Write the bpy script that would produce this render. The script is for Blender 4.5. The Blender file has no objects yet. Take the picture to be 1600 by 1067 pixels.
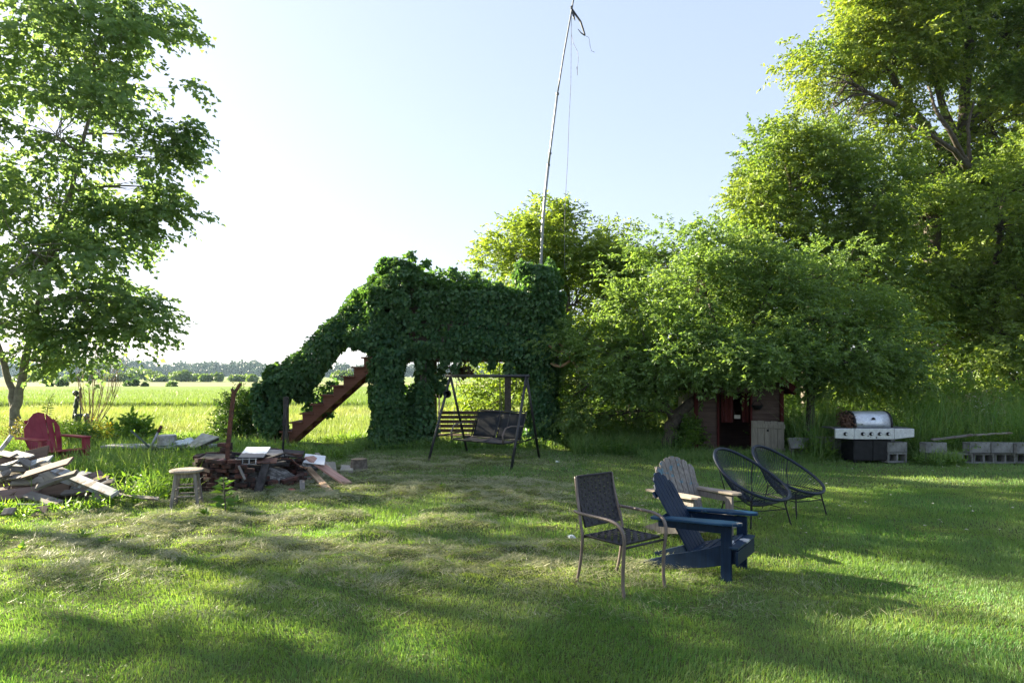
import bpy, math, random
import numpy as np
from mathutils import Vector, Matrix, noise

# ------------------------------------------------------------------ camera, sky, sun, exposure
scene = bpy.context.scene
COL = scene.collection
F, CX, HY, H = 1000.0, 800.0, 588.0, 1.65       # focal length and horizon in photo pixels, eye height in metres

cam_d = bpy.data.cameras.new('camera')
cam_d.sensor_width = 36.0
cam_d.lens = 36.0 * F / 1600.0
cam_d.shift_y = (HY - 533.5) / 1600.0
cam_d.clip_start = 0.05
cam_d.clip_end = 4000.0
cam = bpy.data.objects.new('camera', cam_d)
COL.objects.link(cam)
cam.location = (0, 0, H)
cam.rotation_euler = (math.radians(90), 0, 0)
scene.camera = cam

SUN_AZ = math.radians(-66.0)      # left of the view direction (+Y)
SUN_EL = math.radians(22.0)
world = bpy.data.worlds.new('World')
scene.world = world
world.use_nodes = True
wn = world.node_tree.nodes; wl = world.node_tree.links
sky = wn.new('ShaderNodeTexSky')
sky.sky_type = 'NISHITA'
sky.sun_disc = False
sky.sun_elevation = SUN_EL
sky.sun_rotation = SUN_AZ
sky.altitude = 200
sky.air_density = 1.0
sky.dust_density = 1.6
sky.ozone_density = 4.0
bg = wn['Background']
gm = wn.new('ShaderNodeGamma'); gm.inputs[1].default_value = 0.42      # thin high haze evens the sky out
wl.new(sky.outputs[0], gm.inputs[0])
hs = wn.new('ShaderNodeHueSaturation'); hs.inputs['Saturation'].default_value = 1.0
wl.new(gm.outputs[0], hs.inputs['Color'])
tn = wn.new('ShaderNodeMix'); tn.data_type = 'RGBA'; tn.blend_type = 'MULTIPLY'; tn.inputs['Factor'].default_value = 1
tn.inputs['B'].default_value = (1.0, 0.962, 1.0, 1)
wl.new(hs.outputs[0], tn.inputs['A']); wl.new(tn.outputs['Result'], bg.inputs[0])
bg.inputs[1].default_value = 0.108

sun_d = bpy.data.lights.new('sun', 'SUN')
sun_d.energy = 5.0
sun_d.angle = math.radians(0.6)
sun_d.color = (1.0, 0.88, 0.66)
sun = bpy.data.objects.new('sun', sun_d)
COL.objects.link(sun)
SV = Vector((math.sin(SUN_AZ) * math.cos(SUN_EL), math.cos(SUN_AZ) * math.cos(SUN_EL), math.sin(SUN_EL)))
sun.rotation_euler = SV.to_track_quat('Z', 'Y').to_euler()

scene.view_settings.view_transform = 'Standard'
scene.view_settings.look = 'None'
scene.view_settings.exposure = 2.68
scene.view_settings.gamma = 1.0
scene.render.resolution_x = 1024
scene.render.resolution_y = 682
scene.cycles.max_bounces = 7
scene.cycles.transparent_max_bounces = 8
scene.cycles.transmission_bounces = 4
scene.cycles.volume_bounces = 0

# ------------------------------------------------------------------ helpers
random.seed(11)
Z = Vector((0, 0, 1))
def P(x, y, D): return Vector(((x - CX) / F * D, D, H + (HY - y) / F * D))
def G(x, y, z=0.0):
    D = (H - z) * F / (y - HY)
    return Vector(((x - CX) / F * D, D, z))
def U(a, b): return random.uniform(a, b)

def tag(o, label=None, cat=None, group=None, kind=None):
    if label: o['label'] = label
    if cat: o['category'] = cat
    if group: o['group'] = group
    if kind: o['kind'] = kind
    return o
def thing(name, label, cat, loc=(0, 0, 0), rz=0.0, group=None):
    o = bpy.data.objects.new(name, None); COL.objects.link(o)
    o.location = loc; o.rotation_euler = (0, 0, rz); o.empty_display_size = 0.2
    return tag(o, label, cat, group)
def yaw(fx, fy): return math.atan2(-fx, fy)         # turns local +Y to (fx, fy)
def dup(root, loc, rz, label, group=None, s=None):
    r = root.copy(); COL.objects.link(r); r.location = loc; r.rotation_euler = (0, 0, rz)
    r['label'] = label
    if group: r['group'] = group
    if s: r.scale = (s, s, s)
    for ch in list(root.children):
        c = ch.copy(); COL.objects.link(c); c.parent = r
        for g in list(ch.children):
            d = g.copy(); COL.objects.link(d); d.parent = c
    return r

class MB:
    def __init__(s): s.v = []; s.f = []
    def add(s, vs, fs):
        n = len(s.v); s.v += [Vector(v) for v in vs]; s.f += [tuple(i + n for i in f) for f in fs]; return s
    def box(s, c, d, R=None):
        c = Vector(c); hx, hy, hz = d[0] / 2, d[1] / 2, d[2] / 2
        vs = [Vector((x, y, z)) for z in (-hz, hz) for y in (-hy, hy) for x in (-hx, hx)]
        if R is not None: vs = [R @ v for v in vs]
        return s.add([c + v for v in vs], [(0, 2, 3, 1), (4, 5, 7, 6), (0, 1, 5, 4), (2, 6, 7, 3), (0, 4, 6, 2), (1, 3, 7, 5)])
    def bar(s, a, b, w, h, up=Z, taper=1.0):
        a = Vector(a); b = Vector(b); d = (b - a).normalized(); up = Vector(up)
        if abs(d.dot(up)) > 0.98: up = Vector((0, 1, 0))
        x = d.cross(up).normalized(); u = x.cross(d).normalized()
        vs = []
        for p, k in ((a, 1.0), (b, taper)):
            for sx, su in ((-1, -1), (1, -1), (1, 1), (-1, 1)):
                vs.append(p + x * (sx * w / 2 * k) + u * (su * h / 2 * k))
        return s.add(vs, [(0, 3, 2, 1), (4, 5, 6, 7), (0, 1, 5, 4), (1, 2, 6, 5), (2, 3, 7, 6), (3, 0, 4, 7)])
    def tube(s, pts, rad, n=8, closed=False, cap=True):
        pts = [Vector(p) for p in pts]; m = len(pts)
        if not hasattr(rad, '__len__'): rad = [rad] * m
        up = Vector((0.13, 0.21, 1)).normalized(); vs = []; prevx = None
        for i, p in enumerate(pts):
            if closed: t = pts[(i + 1) % m] - pts[i - 1]
            else: t = pts[min(i + 1, m - 1)] - pts[max(i - 1, 0)]
            t.normalize()
            x = prevx - t * prevx.dot(t) if prevx is not None else t.cross(up if abs(t.dot(up)) < 0.95 else Vector((1, 0, 0)))
            x.normalize(); prevx = x; y = t.cross(x)
            for k in range(n):
                a = 2 * math.pi * k / n
                vs.append(p + (x * math.cos(a) + y * math.sin(a)) * rad[i])
        fs = []
        for i in range(m if closed else m - 1):
            j = (i + 1) % m
            for k in range(n):
                fs.append((i * n + k, i * n + (k + 1) % n, j * n + (k + 1) % n, j * n + k))
        if cap and not closed:
            fs.append(tuple(range(n - 1, -1, -1))); fs.append(tuple(range((m - 1) * n, m * n)))
        return s.add(vs, fs)
    def prism(s, outline, t, M=None):          # outline in XY, extruded +-t/2 in Z, then M
        n = len(outline); M = M or Matrix()
        vs = [M @ Vector((x, y, -t / 2)) for x, y in outline] + [M @ Vector((x, y, t / 2)) for x, y in outline]
        fs = [tuple(range(n - 1, -1, -1)), tuple(range(n, 2 * n))] + [(i, (i + 1) % n, n + (i + 1) % n, n + i) for i in range(n)]
        return s.add(vs, fs)
    def lathe(s, prof, n=24, M=None):
        M = M or Matrix(); vs = []; fs = []; m = len(prof)
        for r, z in prof:
            for k in range(n):
                a = 2 * math.pi * k / n; vs.append(M @ Vector((r * math.cos(a), r * math.sin(a), z)))
        for i in range(m - 1):
            for k in range(n):
                fs.append((i * n + k, i * n + (k + 1) % n, (i + 1) * n + (k + 1) % n, (i + 1) * n + k))
        fs.append(tuple(range(n - 1, -1, -1))); fs.append(tuple(range((m - 1) * n, m * n)))
        return s.add(vs, fs)
    def jitter(s, a):
        s.v = [v + Vector((U(-a, a), U(-a, a), U(-a, a))) for v in s.v]; return s
    def build(s, name, m, parent=None, bevel=0.0, smooth=False, world=False, sub=0):
        off = parent.location if (world and parent) else Vector()
        me = bpy.data.meshes.new(name); me.from_pydata([v - off for v in s.v], [], s.f); me.update()
        o = bpy.data.objects.new(name, me); COL.objects.link(o)
        if parent: o.parent = parent
        me.materials.append(m)
        if smooth:
            me.polygons.foreach_set('use_smooth', [True] * len(me.polygons))
        if bevel:
            b = o.modifiers.new('bevel', 'BEVEL'); b.width = bevel; b.segments = 2; b.limit_method = 'ANGLE'; b.angle_limit = math.radians(40)
        if sub:
            q = o.modifiers.new('sub', 'SUBSURF'); q.levels = sub; q.render_levels = sub
        return o

# ---- numpy value noise
def _h(i, j, k, s): 
    v = np.sin(i * 127.1 + j * 311.7 + k * 74.7 + s * 19.19) * 43758.5453
    return v - np.floor(v)
def vn(p, s=0.0):
    p = np.asarray(p, float); i = np.floor(p); f = p - i; f = f * f * (3 - 2 * f)
    X, Y, Q = i[..., 0], i[..., 1], i[..., 2]; r = 0
    for a in (0, 1):
        for b in (0, 1):
            for c in (0, 1):
                w = (f[..., 0] if a else 1 - f[..., 0]) * (f[..., 1] if b else 1 - f[..., 1]) * (f[..., 2] if c else 1 - f[..., 2])
                r = r + w * _h(X + a, Y + b, Q + c, s)
    return r
def vn2(x, y, sc, s=0.0):
    x = np.asarray(x, float); y = np.asarray(y, float)
    return vn(np.stack([x * sc, y * sc, np.zeros_like(x) + s], -1), s)
def sstep(a, b, x):
    t = np.clip((x - a) / (b - a), 0, 1); return t * t * (3 - 2 * t)
def hay(x, y):                    # where the mown hay lies, 0..1
    x = np.asarray(x, float); y = np.asarray(y, float)
    m = sstep(4.3, 6.0, y) * (1 - sstep(11.5, 14.0, y)) * sstep(-9, -6.5, x) * (1 - sstep(0.0, 2.2, x + (y - 8) * 0.15))
    n = vn2(x, y * 1.9, 0.8, 3.3) * 0.6 + vn2(x, y * 2.2, 2.1, 5.1) * 0.4
    return m * sstep(0.34, 0.55, n)
def gz(x, y):
    x = np.asarray(x, float); y = np.asarray(y, float)
    near = 1 - sstep(16, 24, y)
    z = (vn2(x, y, 0.35, 1) - 0.5) * 0.06 + (vn2(x, y, 1.7, 2) - 0.5) * 0.02
    h = hay(x, y)
    z = z + h * (0.012 + 0.035 * vn2(x, y * 1.6, 3.4, 7) + 0.035 * vn2(x, y * 1.5, 8.0, 8))
    return z * near
def gzs(x, y): return float(gz(np.array([x]), np.array([y]))[0])

rng = np.random.default_rng(5)
def nrm(a): return a / (np.linalg.norm(a, axis=-1, keepdims=True) + 1e-9)
def np_mesh(name, V, Fc, m, parent=None, rnd=None, smooth=False, world=True):
    V = np.asarray(V, np.float32).reshape(-1, 3); Fc = np.asarray(Fc, np.int32)
    if parent is not None and world: V = V - np.array(parent.location, np.float32)
    k = Fc.shape[1]; nf = len(Fc)
    me = bpy.data.meshes.new(name)
    me.vertices.add(len(V)); me.vertices.foreach_set('co', V.ravel())
    me.loops.add(nf * k); me.loops.foreach_set('vertex_index', Fc.ravel())
    me.polygons.add(nf); me.polygons.foreach_set('loop_start', np.arange(0, nf * k, k, dtype=np.int32))
    me.update(calc_edges=True)
    if rnd is not None:
        at = me.attributes.new('rnd', 'FLOAT', 'FACE'); at.data.foreach_set('value', np.asarray(rnd, np.float32))
    if smooth: me.polygons.foreach_set('use_smooth', np.ones(nf, bool))
    me.materials.append(m)
    o = bpy.data.objects.new(name, me); COL.objects.link(o)
    if parent is not None: o.parent = parent
    return o

def leaf_geo(C, T, N, L, W, fold=0.25):
    """folded diamond leaves: base C, tip direction T, normal N, length L, width W"""
    T = nrm(T); S = nrm(np.cross(T, N)); N = nrm(np.cross(S, T))
    L = L[:, None]; W = W[:, None]
    mid = C + T * L * 0.45
    a = mid + S * W * 0.5 + N * W * fold; b = mid - S * W * 0.5 + N * W * fold
    tip = C + T * L - N * L * 0.10
    V = np.stack([C, a, tip, b], 1).reshape(-1, 3)
    i = np.arange(len(C)) * 4
    Fc = np.stack([np.stack([i, i + 1, i + 2], 1), np.stack([i, i + 2, i + 3], 1)], 1).reshape(-1, 3)
    return V, Fc
def leaves_obj(name, C, T, N, L, W, m, parent=None, fold=0.25, r=None):
    V, Fc = leaf_geo(C, T, N, L, W, fold)
    if r is None: r = rng.random(len(C))
    return np_mesh(name, V, Fc, m, parent, np.repeat(r, 2))

def sprays(tw_p, tw_d, tw_len, n, L, wr, droop=0.25, flat=0.7):
    """n leaves along every twig, alternate sides"""
    N0 = len(tw_p); t = (np.arange(n) + 0.5) / n
    t = t[None, :, None] + rng.normal(0, 0.04, (N0, n, 1))
    d = nrm(tw_d)[:, None, :]; up = np.array([0, 0, 1.0])
    side = nrm(np.cross(d, up) + 1e-4); sg = np.where(np.arange(n) % 2 == 0, 1.0, -1.0)[None, :, None]
    p = tw_p[:, None, :] + d * t * tw_len[:, None, None] + np.array([0, 0, -1.0]) * (t ** 2) * tw_len[:, None, None] * droop
    T = d * 0.55 + side * sg * (0.9 - 0.5 * t) + rng.normal(0, 0.35, (N0, n, 3)) + np.array([0, 0, -droop])
    Nn = up * flat + rng.normal(0, 0.45, (N0, n, 3)) + d * 0.1
    s = L * rng.uniform(0.65, 1.25, (N0, n))
    return p.reshape(-1, 3), nrm(T.reshape(-1, 3)), Nn.reshape(-1, 3), s.reshape(-1), (s * wr).reshape(-1)

def blades(x, y, z, h, w, lean, seg=1, az=None):
    """grass blades; returns V,F(tris)"""
    n = len(x)
    if az is None: az = rng.random(n) * 2 * np.pi
    face = rng.random(n) * 2 * np.pi
    base = np.stack([x, y, z], 1); sx = np.stack([np.cos(face), np.sin(face), np.zeros(n)], 1) * (w / 2)[:, None]
    ld = np.stack([np.cos(az), np.sin(az), np.zeros(n)], 1)
    tip = base + ld * (h * lean)[:, None] + np.array([0, 0, 1]) * (h * np.sqrt(np.clip(1 - lean ** 2, 0.05, 1)))[:, None]
    if seg == 1:
        V = np.stack([base - sx, base + sx, tip], 1).reshape(-1, 3); i = np.arange(n) * 3
        return V, np.stack([i, i + 1, i + 2], 1)
    mid = base + ld * (h * lean * 0.35)[:, None] + np.array([0, 0, 1]) * (h * np.sqrt(np.clip(1 - lean ** 2, 0.05, 1)) * 0.62)[:, None]
    V = np.stack([base - sx, base + sx, mid - sx * 0.75, mid + sx * 0.75, tip], 1).reshape(-1, 3); i = np.arange(n) * 5
    Fc = np.stack([np.stack([i, i + 1, i + 3], 1), np.stack([i, i + 3, i + 2], 1), np.stack([i + 2, i + 3, i + 4], 1)], 1).reshape(-1, 3)
    return V, Fc

# ------------------------------------------------------------------ materials
def _mat(name):
    m = bpy.data.materials.new(name); m.use_nodes = True
    nt = m.node_tree; b = nt.nodes['Principled BSDF']; return m, nt, b
def _ramp(nt, fac, stops):
    r = nt.nodes.new('ShaderNodeValToRGB'); nt.links.new(fac, r.inputs[0])
    e = r.color_ramp.elements
    while len(e) < len(stops): e.new(0.5)
    for q, (p, c) in zip(e, stops): q.position = p; q.color = (*c, 1)
    return r.outputs[0]
def _noise(nt, scale, detail=4, rough=0.55, stretch=(1, 1, 1), coord='Object'):
    tc = nt.nodes.new('ShaderNodeTexCoord'); mp = nt.nodes.new('ShaderNodeMapping'); mp.inputs['Scale'].default_value = stretch
    nz = nt.nodes.new('ShaderNodeTexNoise'); nz.inputs['Scale'].default_value = scale; nz.inputs['Detail'].default_value = detail
    nz.inputs['Roughness'].default_value = rough
    nt.links.new(tc.outputs[coord], mp.inputs[0]); nt.links.new(mp.outputs[0], nz.inputs['Vector'])
    return nz.outputs['Fac']
def _mix(nt, f, a, b, mode='MIX'):
    n = nt.nodes.new('ShaderNodeMix'); n.data_type = 'RGBA'; n.blend_type = mode
    for inp, v in ((n.inputs['Factor'], f), (n.inputs['A'], a), (n.inputs['B'], b)):
        if isinstance(v, (int, float)): inp.default_value = v
        elif isinstance(v, tuple): inp.default_value = (*v, 1)
        else: nt.links.new(v, inp)
    return n.outputs['Result']
def _bump(nt, b, h, s, dist=0.01):
    n = nt.nodes.new('ShaderNodeBump'); n.inputs['Strength'].default_value = s; n.inputs['Distance'].default_value = dist
    nt.links.new(h, n.inputs['Height']); nt.links.new(n.outputs[0], b.inputs['Normal'])

def leafmat(name, c1, c2, c3, tr=0.45, tcol=None, rough=0.45, patch=0.6, pcol=None):
    m, nt, b = _mat(name)
    at = nt.nodes.new('ShaderNodeAttribute'); at.attribute_name = 'rnd'
    col = _ramp(nt, at.outputs['Fac'], [(0.0, c1), (0.5, c2), (1.0, c3)])
    nz = _noise(nt, patch, 3, coord='Object')
    nzc = _ramp(nt, nz, [(0.38, (0, 0, 0)), (0.62, (1, 1, 1))])
    col = _mix(nt, nzc, col, _mix(nt, 0.55, col, pcol or c3))
    nt.links.new(col, b.inputs['Base Color']); b.inputs['Roughness'].default_value = rough
    b.inputs['Specular IOR Level'].default_value = 0.35
    t = nt.nodes.new('ShaderNodeBsdfTranslucent')
    tc = _mix(nt, 1.0, col, tcol or (2.2, 2.1, 0.75), 'MULTIPLY')
    nt.links.new(tc, t.inputs[0])
    mx = nt.nodes.new('ShaderNodeMixShader'); mx.inputs[0].default_value = tr
    nt.links.new(b.outputs[0], mx.inputs[1]); nt.links.new(t.outputs[0], mx.inputs[2])
    nt.links.new(mx.outputs[0], nt.nodes['Material Output'].inputs[0])
    return m
def woodmat(name, c1, c2, c3, axis='z', scale=6, rough=0.85, stain=None, bump=0.4, spec=0.2):
    m, nt, b = _mat(name)
    st = {'x': (0.12, 1.6, 1.6), 'y': (1.6, 0.12, 1.6), 'z': (1.6, 1.6, 0.12)}[axis]
    n1 = _noise(nt, scale * 5, 5, 0.6, st); n2 = _noise(nt, scale * 0.6, 3)
    col = _ramp(nt, n1, [(0.3, c1), (0.5, c2), (0.72, c3)])
    col = _mix(nt, _ramp(nt, n2, [(0.35, (0, 0, 0)), (0.7, (1, 1, 1))]), col, _mix(nt, 0.5, col, c1))
    if stain:
        n3 = _noise(nt, stain[1], 4, 0.65)
        col = _mix(nt, _ramp(nt, n3, [(stain[2], (0, 0, 0)), (stain[2] + 0.04, (1, 1, 1))]), col, stain[0])
    nt.links.new(col, b.inputs['Base Color']); b.inputs['Roughness'].default_value = rough
    b.inputs['Specular IOR Level'].default_value = spec
    _bump(nt, b, n1, bump, 0.004)
    return m
def plain(name, c, rough=0.6, metal=0.0, c2=None, scale=8, lo=0.4, hi=0.6, bump=0.0, spec=0.5, detail=5, c3=None):
    m, nt, b = _mat(name)
    nz = _noise(nt, scale, detail, 0.6)
    if c2:
        col = _ramp(nt, nz, [(lo, c), (hi, c2)])
        if c3: col = _mix(nt, _ramp(nt, _noise(nt, scale * 3.1, 4), [(0.58, (0, 0, 0)), (0.66, (1, 1, 1))]), col, c3)
        nt.links.new(col, b.inputs['Base Color'])
    else: b.inputs['Base Color'].default_value = (*c, 1)
    b.inputs['Roughness'].default_value = rough; b.inputs['Metallic'].default_value = metal
    b.inputs['Specular IOR Level'].default_value = spec
    if bump: _bump(nt, b, nz, bump, 0.01)
    return m

M = {}
M['maple'] = leafmat('maple_leaf', (0.085, 0.16, 0.07), (0.13, 0.21, 0.09), (0.19, 0.26, 0.10), 0.55, (1.65, 1.7, 0.95))
M['ash'] = leafmat('ash_leaf', (0.08, 0.15, 0.03), (0.13, 0.21, 0.042), (0.19, 0.26, 0.055), 0.5, (1.8, 1.75, 0.65), pcol=(0.20,0.255,0.055))
M['apple'] = leafmat('apple_leaf', (0.07, 0.14, 0.045), (0.11, 0.195, 0.06), (0.17, 0.255, 0.08), 0.45, (1.8, 1.75, 0.7))
M['elder'] = leafmat('elder_leaf', (0.065, 0.13, 0.035), (0.105, 0.185, 0.045), (0.17, 0.245, 0.06), 0.47, (1.8, 1.75, 0.65), pcol=(0.19, 0.24, 0.06))
M['golden'] = leafmat('golden_leaf', (0.08, 0.16, 0.035), (0.14, 0.215, 0.045), (0.22, 0.27, 0.055), 0.48, (1.8, 1.75, 0.6), pcol=(0.22, 0.25, 0.05))
M['darkleaf'] = leafmat('dark_leaf', (0.025, 0.06, 0.018), (0.035, 0.085, 0.022), (0.06, 0.12, 0.03), 0.35)
M['vine'] = leafmat('vine_leaf', (0.032, 0.095, 0.045), (0.055, 0.14, 0.06), (0.125, 0.215, 0.075), 0.4, (1.9, 1.85, 0.6), pcol=(0.08, 0.155, 0.055))
M['vine_red'] = leafmat('vine_red_leaf', (0.06, 0.02, 0.02), (0.09, 0.04, 0.03), (0.05, 0.08, 0.02), 0.35, (2.2, 1.6, 1.0))
M['shrub'] = leafmat('shrub_leaf', (0.05, 0.12, 0.03), (0.08, 0.165, 0.038), (0.135, 0.22, 0.05), 0.42)
M['spirea'] = leafmat('spirea_leaf', (0.07, 0.12, 0.03), (0.15, 0.17, 0.05), (0.22, 0.17, 0.07), 0.4, (1.8, 1.7, 0.7))
M['yellow_flower'] = leafmat('yellow_flower', (0.75, 0.55, 0.02), (0.85, 0.6, 0.02), (0.8, 0.7, 0.05), 0.4, (1.1, 1.0, 0.6))
M['white_flower'] = leafmat('white_flower', (0.6, 0.6, 0.5), (0.5, 0.5, 0.42), (0.4, 0.38, 0.25), 0.3, (1.1, 1.1, 1.0))
M['seedhead'] = leafmat('seedhead', (0.28, 0.22, 0.11), (0.35, 0.29, 0.15), (0.22, 0.2, 0.09), 0.3, (1.2, 1.1, 0.9))
M['weed'] = leafmat('weed_leaf', (0.05, 0.12, 0.022), (0.08, 0.17, 0.03), (0.13, 0.22, 0.04), 0.42)
M['grass'] = leafmat('lawn_grass', (0.06, 0.165, 0.05), (0.115, 0.235, 0.065), (0.25, 0.33, 0.13), 0.42, (1.9, 1.8, 0.65), patch=0.8, pcol=(0.18, 0.265, 0.09))
M['hay'] = leafmat('dry_hay', (0.18, 0.21, 0.11), (0.33, 0.34, 0.20), (0.52, 0.48, 0.31), 0.3, (1.2, 1.2, 0.9), patch=2.0, pcol=(0.22, 0.25, 0.13))
M['meadow'] = leafmat('meadow_grass', (0.07, 0.15, 0.035), (0.13, 0.20, 0.055), (0.24, 0.26, 0.12), 0.4, (1.7, 1.6, 0.9), patch=0.5, pcol=(0.2, 0.24, 0.09))
M['crop'] = leafmat('crop_leaf', (0.08, 0.14, 0.025), (0.11, 0.18, 0.035), (0.15, 0.21, 0.05), 0.35, (1.7,1.7,.8), patch=0.1)
M['farleaf'] = leafmat('far_leaf', (0.014, 0.036, 0.028), (0.022, 0.05, 0.035), (0.038, 0.075, 0.042), 0.1, patch=0.03)
M['farbush'] = leafmat('far_bush_leaf', (0.06, 0.12, 0.035), (0.09, 0.16, 0.045), (0.13, 0.2, 0.06), 0.25, patch=0.2)
M['deadleaf'] = leafmat('dead_leaf', (0.20, 0.11, 0.05), (0.30, 0.18, 0.09), (0.38, 0.26, 0.14), 0.3, (1.3, 1.1, 0.8))
M['bark'] = plain('bark', (0.075, 0.06, 0.045), 0.9, 0, (0.16, 0.14, 0.115), 14, 0.35, 0.65, 0.9)
M['bark_grey'] = plain('grey_bark', (0.13, 0.115, 0.09), 0.9, 0, (0.25, 0.225, 0.185), 11, 0.35, 0.65, 0.8)
M['bark_dark'] = plain('dark_bark', (0.035, 0.028, 0.022), 0.9, 0, (0.085, 0.07, 0.055), 14, 0.35, 0.65, 0.9)
M['twig_red'] = plain('bare_twig', (0.16, 0.10, 0.075), 0.8, 0, (0.24, 0.17, 0.12), 20)
M['stair_wood'] = woodmat('brown_stained_wood', (0.085, 0.035, 0.022), (0.13, 0.055, 0.035), (0.17, 0.08, 0.05), 'x', 4)
M['deck_wood'] = woodmat('old_deck_wood', (0.06, 0.04, 0.03), (0.10, 0.07, 0.05), (0.15, 0.11, 0.08), 'x', 4)
M['grey_wood'] = woodmat('weathered_grey_wood', (0.11, 0.10, 0.092), (0.205, 0.187, 0.172), (0.29, 0.268, 0.25), 'z', 7)
M['grey_wood_back'] = woodmat('weathered_wood_blue_paint', (0.11, 0.10, 0.092), (0.215, 0.197, 0.182), (0.30, 0.278, 0.26), 'z', 7, stain=((0.10, 0.18, 0.23), 9.0, 0.565))
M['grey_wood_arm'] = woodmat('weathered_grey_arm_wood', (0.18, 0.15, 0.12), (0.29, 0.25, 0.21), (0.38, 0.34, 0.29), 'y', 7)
M['blue_paint'] = woodmat('blue_painted_wood', (0.002, 0.010, 0.028), (0.003, 0.015, 0.043), (0.005, 0.022, 0.06), 'z', 5, 0.55, bump=0.25)
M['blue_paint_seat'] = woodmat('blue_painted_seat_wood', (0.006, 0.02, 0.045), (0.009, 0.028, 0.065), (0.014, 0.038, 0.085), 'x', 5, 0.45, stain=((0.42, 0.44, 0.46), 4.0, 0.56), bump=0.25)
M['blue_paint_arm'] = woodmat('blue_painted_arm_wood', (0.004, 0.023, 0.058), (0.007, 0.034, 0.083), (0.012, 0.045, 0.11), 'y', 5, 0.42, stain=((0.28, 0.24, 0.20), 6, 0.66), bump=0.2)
M['red_plastic'] = plain('red_plastic', (0.21, 0.02, 0.035), 0.5, 0, (0.26, 0.035, 0.05), 5, spec=.3)
M['wicker'] = plain('dark_wicker', (0.014, 0.014, 0.019), 0.5, 0, (0.03, 0.028, 0.034), 30, spec=.35)
M['taupe_metal'] = plain('taupe_metal', (0.13, 0.105, 0.095), 0.45, 0.2, (0.17, 0.135, 0.12), 14)
M['navy_cord'] = plain('navy_cord', (0.005, 0.011, 0.024), 0.45, 0, (0.009, 0.018, 0.038), 20, spec=.35)
M['black_metal'] = plain('black_metal', (0.007, 0.008, 0.010), 0.5, 0, (0.014, 0.015, 0.018), 12, spec=.25)
M['frame_metal'] = plain('dark_bronze_metal', (0.018, 0.020, 0.023), 0.42, 0.3, (0.04, 0.04, 0.042), 10)
M['rust'] = plain('rusty_iron', (0.06, 0.025, 0.018), 0.85, 0.1, (0.13, 0.05, 0.03), 18, 0.4, 0.6, 0.5, c3=(0.035, 0.02, 0.018))
M['steel'] = plain('brushed_steel', (0.50, 0.54, 0.60), 0.36, 0.6, (0.60, 0.64, 0.69), 22, c3=(0.40,0.41,0.42))
M['galv'] = plain('galvanised_steel', (0.22, 0.23, 0.24), 0.5, 0.4, (0.32, 0.33, 0.34), 12)
M['dark_metal'] = plain('tarnished_metal', (0.10, 0.105, 0.115), 0.5, 0.5, (0.17, 0.17, 0.18), 12)
M['enamel'] = plain('old_grey_enamel', (0.24, 0.235, 0.22), 0.4, 0.3, (0.42, 0.42, 0.40), 9, 0.4, 0.6)
M['white_panel'] = plain('white_panel', (0.60, 0.63, 0.66), 0.35, 0, (0.68, 0.70, 0.72), 3, 0.4, 0.6)
M['soot'] = plain('charred', (0.012, 0.011, 0.011), 0.85, 0, (0.05, 0.045, 0.045), 16, 0.4, 0.65, 0.6)
M['ash_grey'] = plain('ash_grey', (0.06, 0.058, 0.055), 0.95, 0, (0.26, 0.25, 0.24), 14, 0.45, 0.62, 0.6)
M['brick'] = plain('burnt_brick', (0.025, 0.014, 0.012), 0.9, 0, (0.10, 0.036, 0.026), 9, 0.42, 0.68, 0.6, c3=(0.016, 0.013, 0.012))
M['pink_brick'] = plain('pink_brick', (0.42, 0.19, 0.17), 0.85, 0, (0.5, 0.26, 0.23), 20)
M['concrete'] = plain('concrete_block', (0.10, 0.105, 0.10), 0.95, 0, (0.23, 0.235, 0.23), 5, 0.35, 0.65, 0.6, c3=(0.09,0.10,0.06))
M['stone'] = plain('stone', (0.28, 0.26, 0.23), 0.9, 0, (0.38, 0.35, 0.31), 9)
M['rag'] = plain('pale_plastic', (0.48, 0.54, 0.56), 0.5, 0, (0.6, 0.64, 0.66), 6)
M['pink_cloth'] = plain('pink_cloth', (0.5, 0.09, 0.12), 0.8, 0, (0.6, 0.16, 0.18), 20)
M['statue'] = plain('green_bronze', (0.02, 0.035, 0.032), 0.5, 0.3, (0.045, 0.075, 0.065), 12)
M['mesh_fabric'] = plain('charcoal_mesh_fabric', (0.008, 0.011, 0.016), 0.7, 0, (0.014, 0.018, 0.024), 60, spec=.2)
M['mesh_seat'] = plain('faded_mesh_fabric', (0.07, 0.06, 0.055), 0.8, 0, (0.11, 0.095, 0.085), 30)
M['shed_wall'] = woodmat('shed_boards', (0.05, 0.033, 0.028), (0.085, 0.058, 0.048), (0.12, 0.085, 0.072), 'x', 3)
M['shed_pale'] = woodmat('pale_shed_boards', (0.3, 0.27, 0.22), (0.45, 0.42, 0.36), (0.55, 0.52, 0.45), 'z', 3)
M['shed_red'] = woodmat('red_trim', (0.045, 0.009, 0.008), (0.066, 0.012, 0.011), (0.085, 0.02, 0.018), 'z', 3)
M['door_wood'] = woodmat('pale_door_boards', (0.15, 0.14, 0.11), (0.22, 0.20, 0.165), (0.28, 0.26, 0.22), 'z', 4)
M['roof'] = plain('old_shingle', (0.05, 0.03, 0.028), 0.95, 0, (0.11, 0.06, 0.05), 12, 0.4, 0.6, 0.6)
M['soil'] = plain('interior_dark', (0.02, 0.018, 0.016), 0.95)
M['cut_wood'] = plain('cut_log_end', (0.22, 0.16, 0.10), 0.9, 0, (0.3, 0.23, 0.15), 14)
def tone(name, c, stain=None):
    return woodmat(name, tuple(k * 0.62 for k in c), c, tuple(min(0.9, k * 1.3) for k in c), 'x', 4, stain=stain)
M['b_white'] = tone('white_painted_board', (0.34, 0.36, 0.37), ((0.20, 0.17, 0.14), 6, 0.55))
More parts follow.
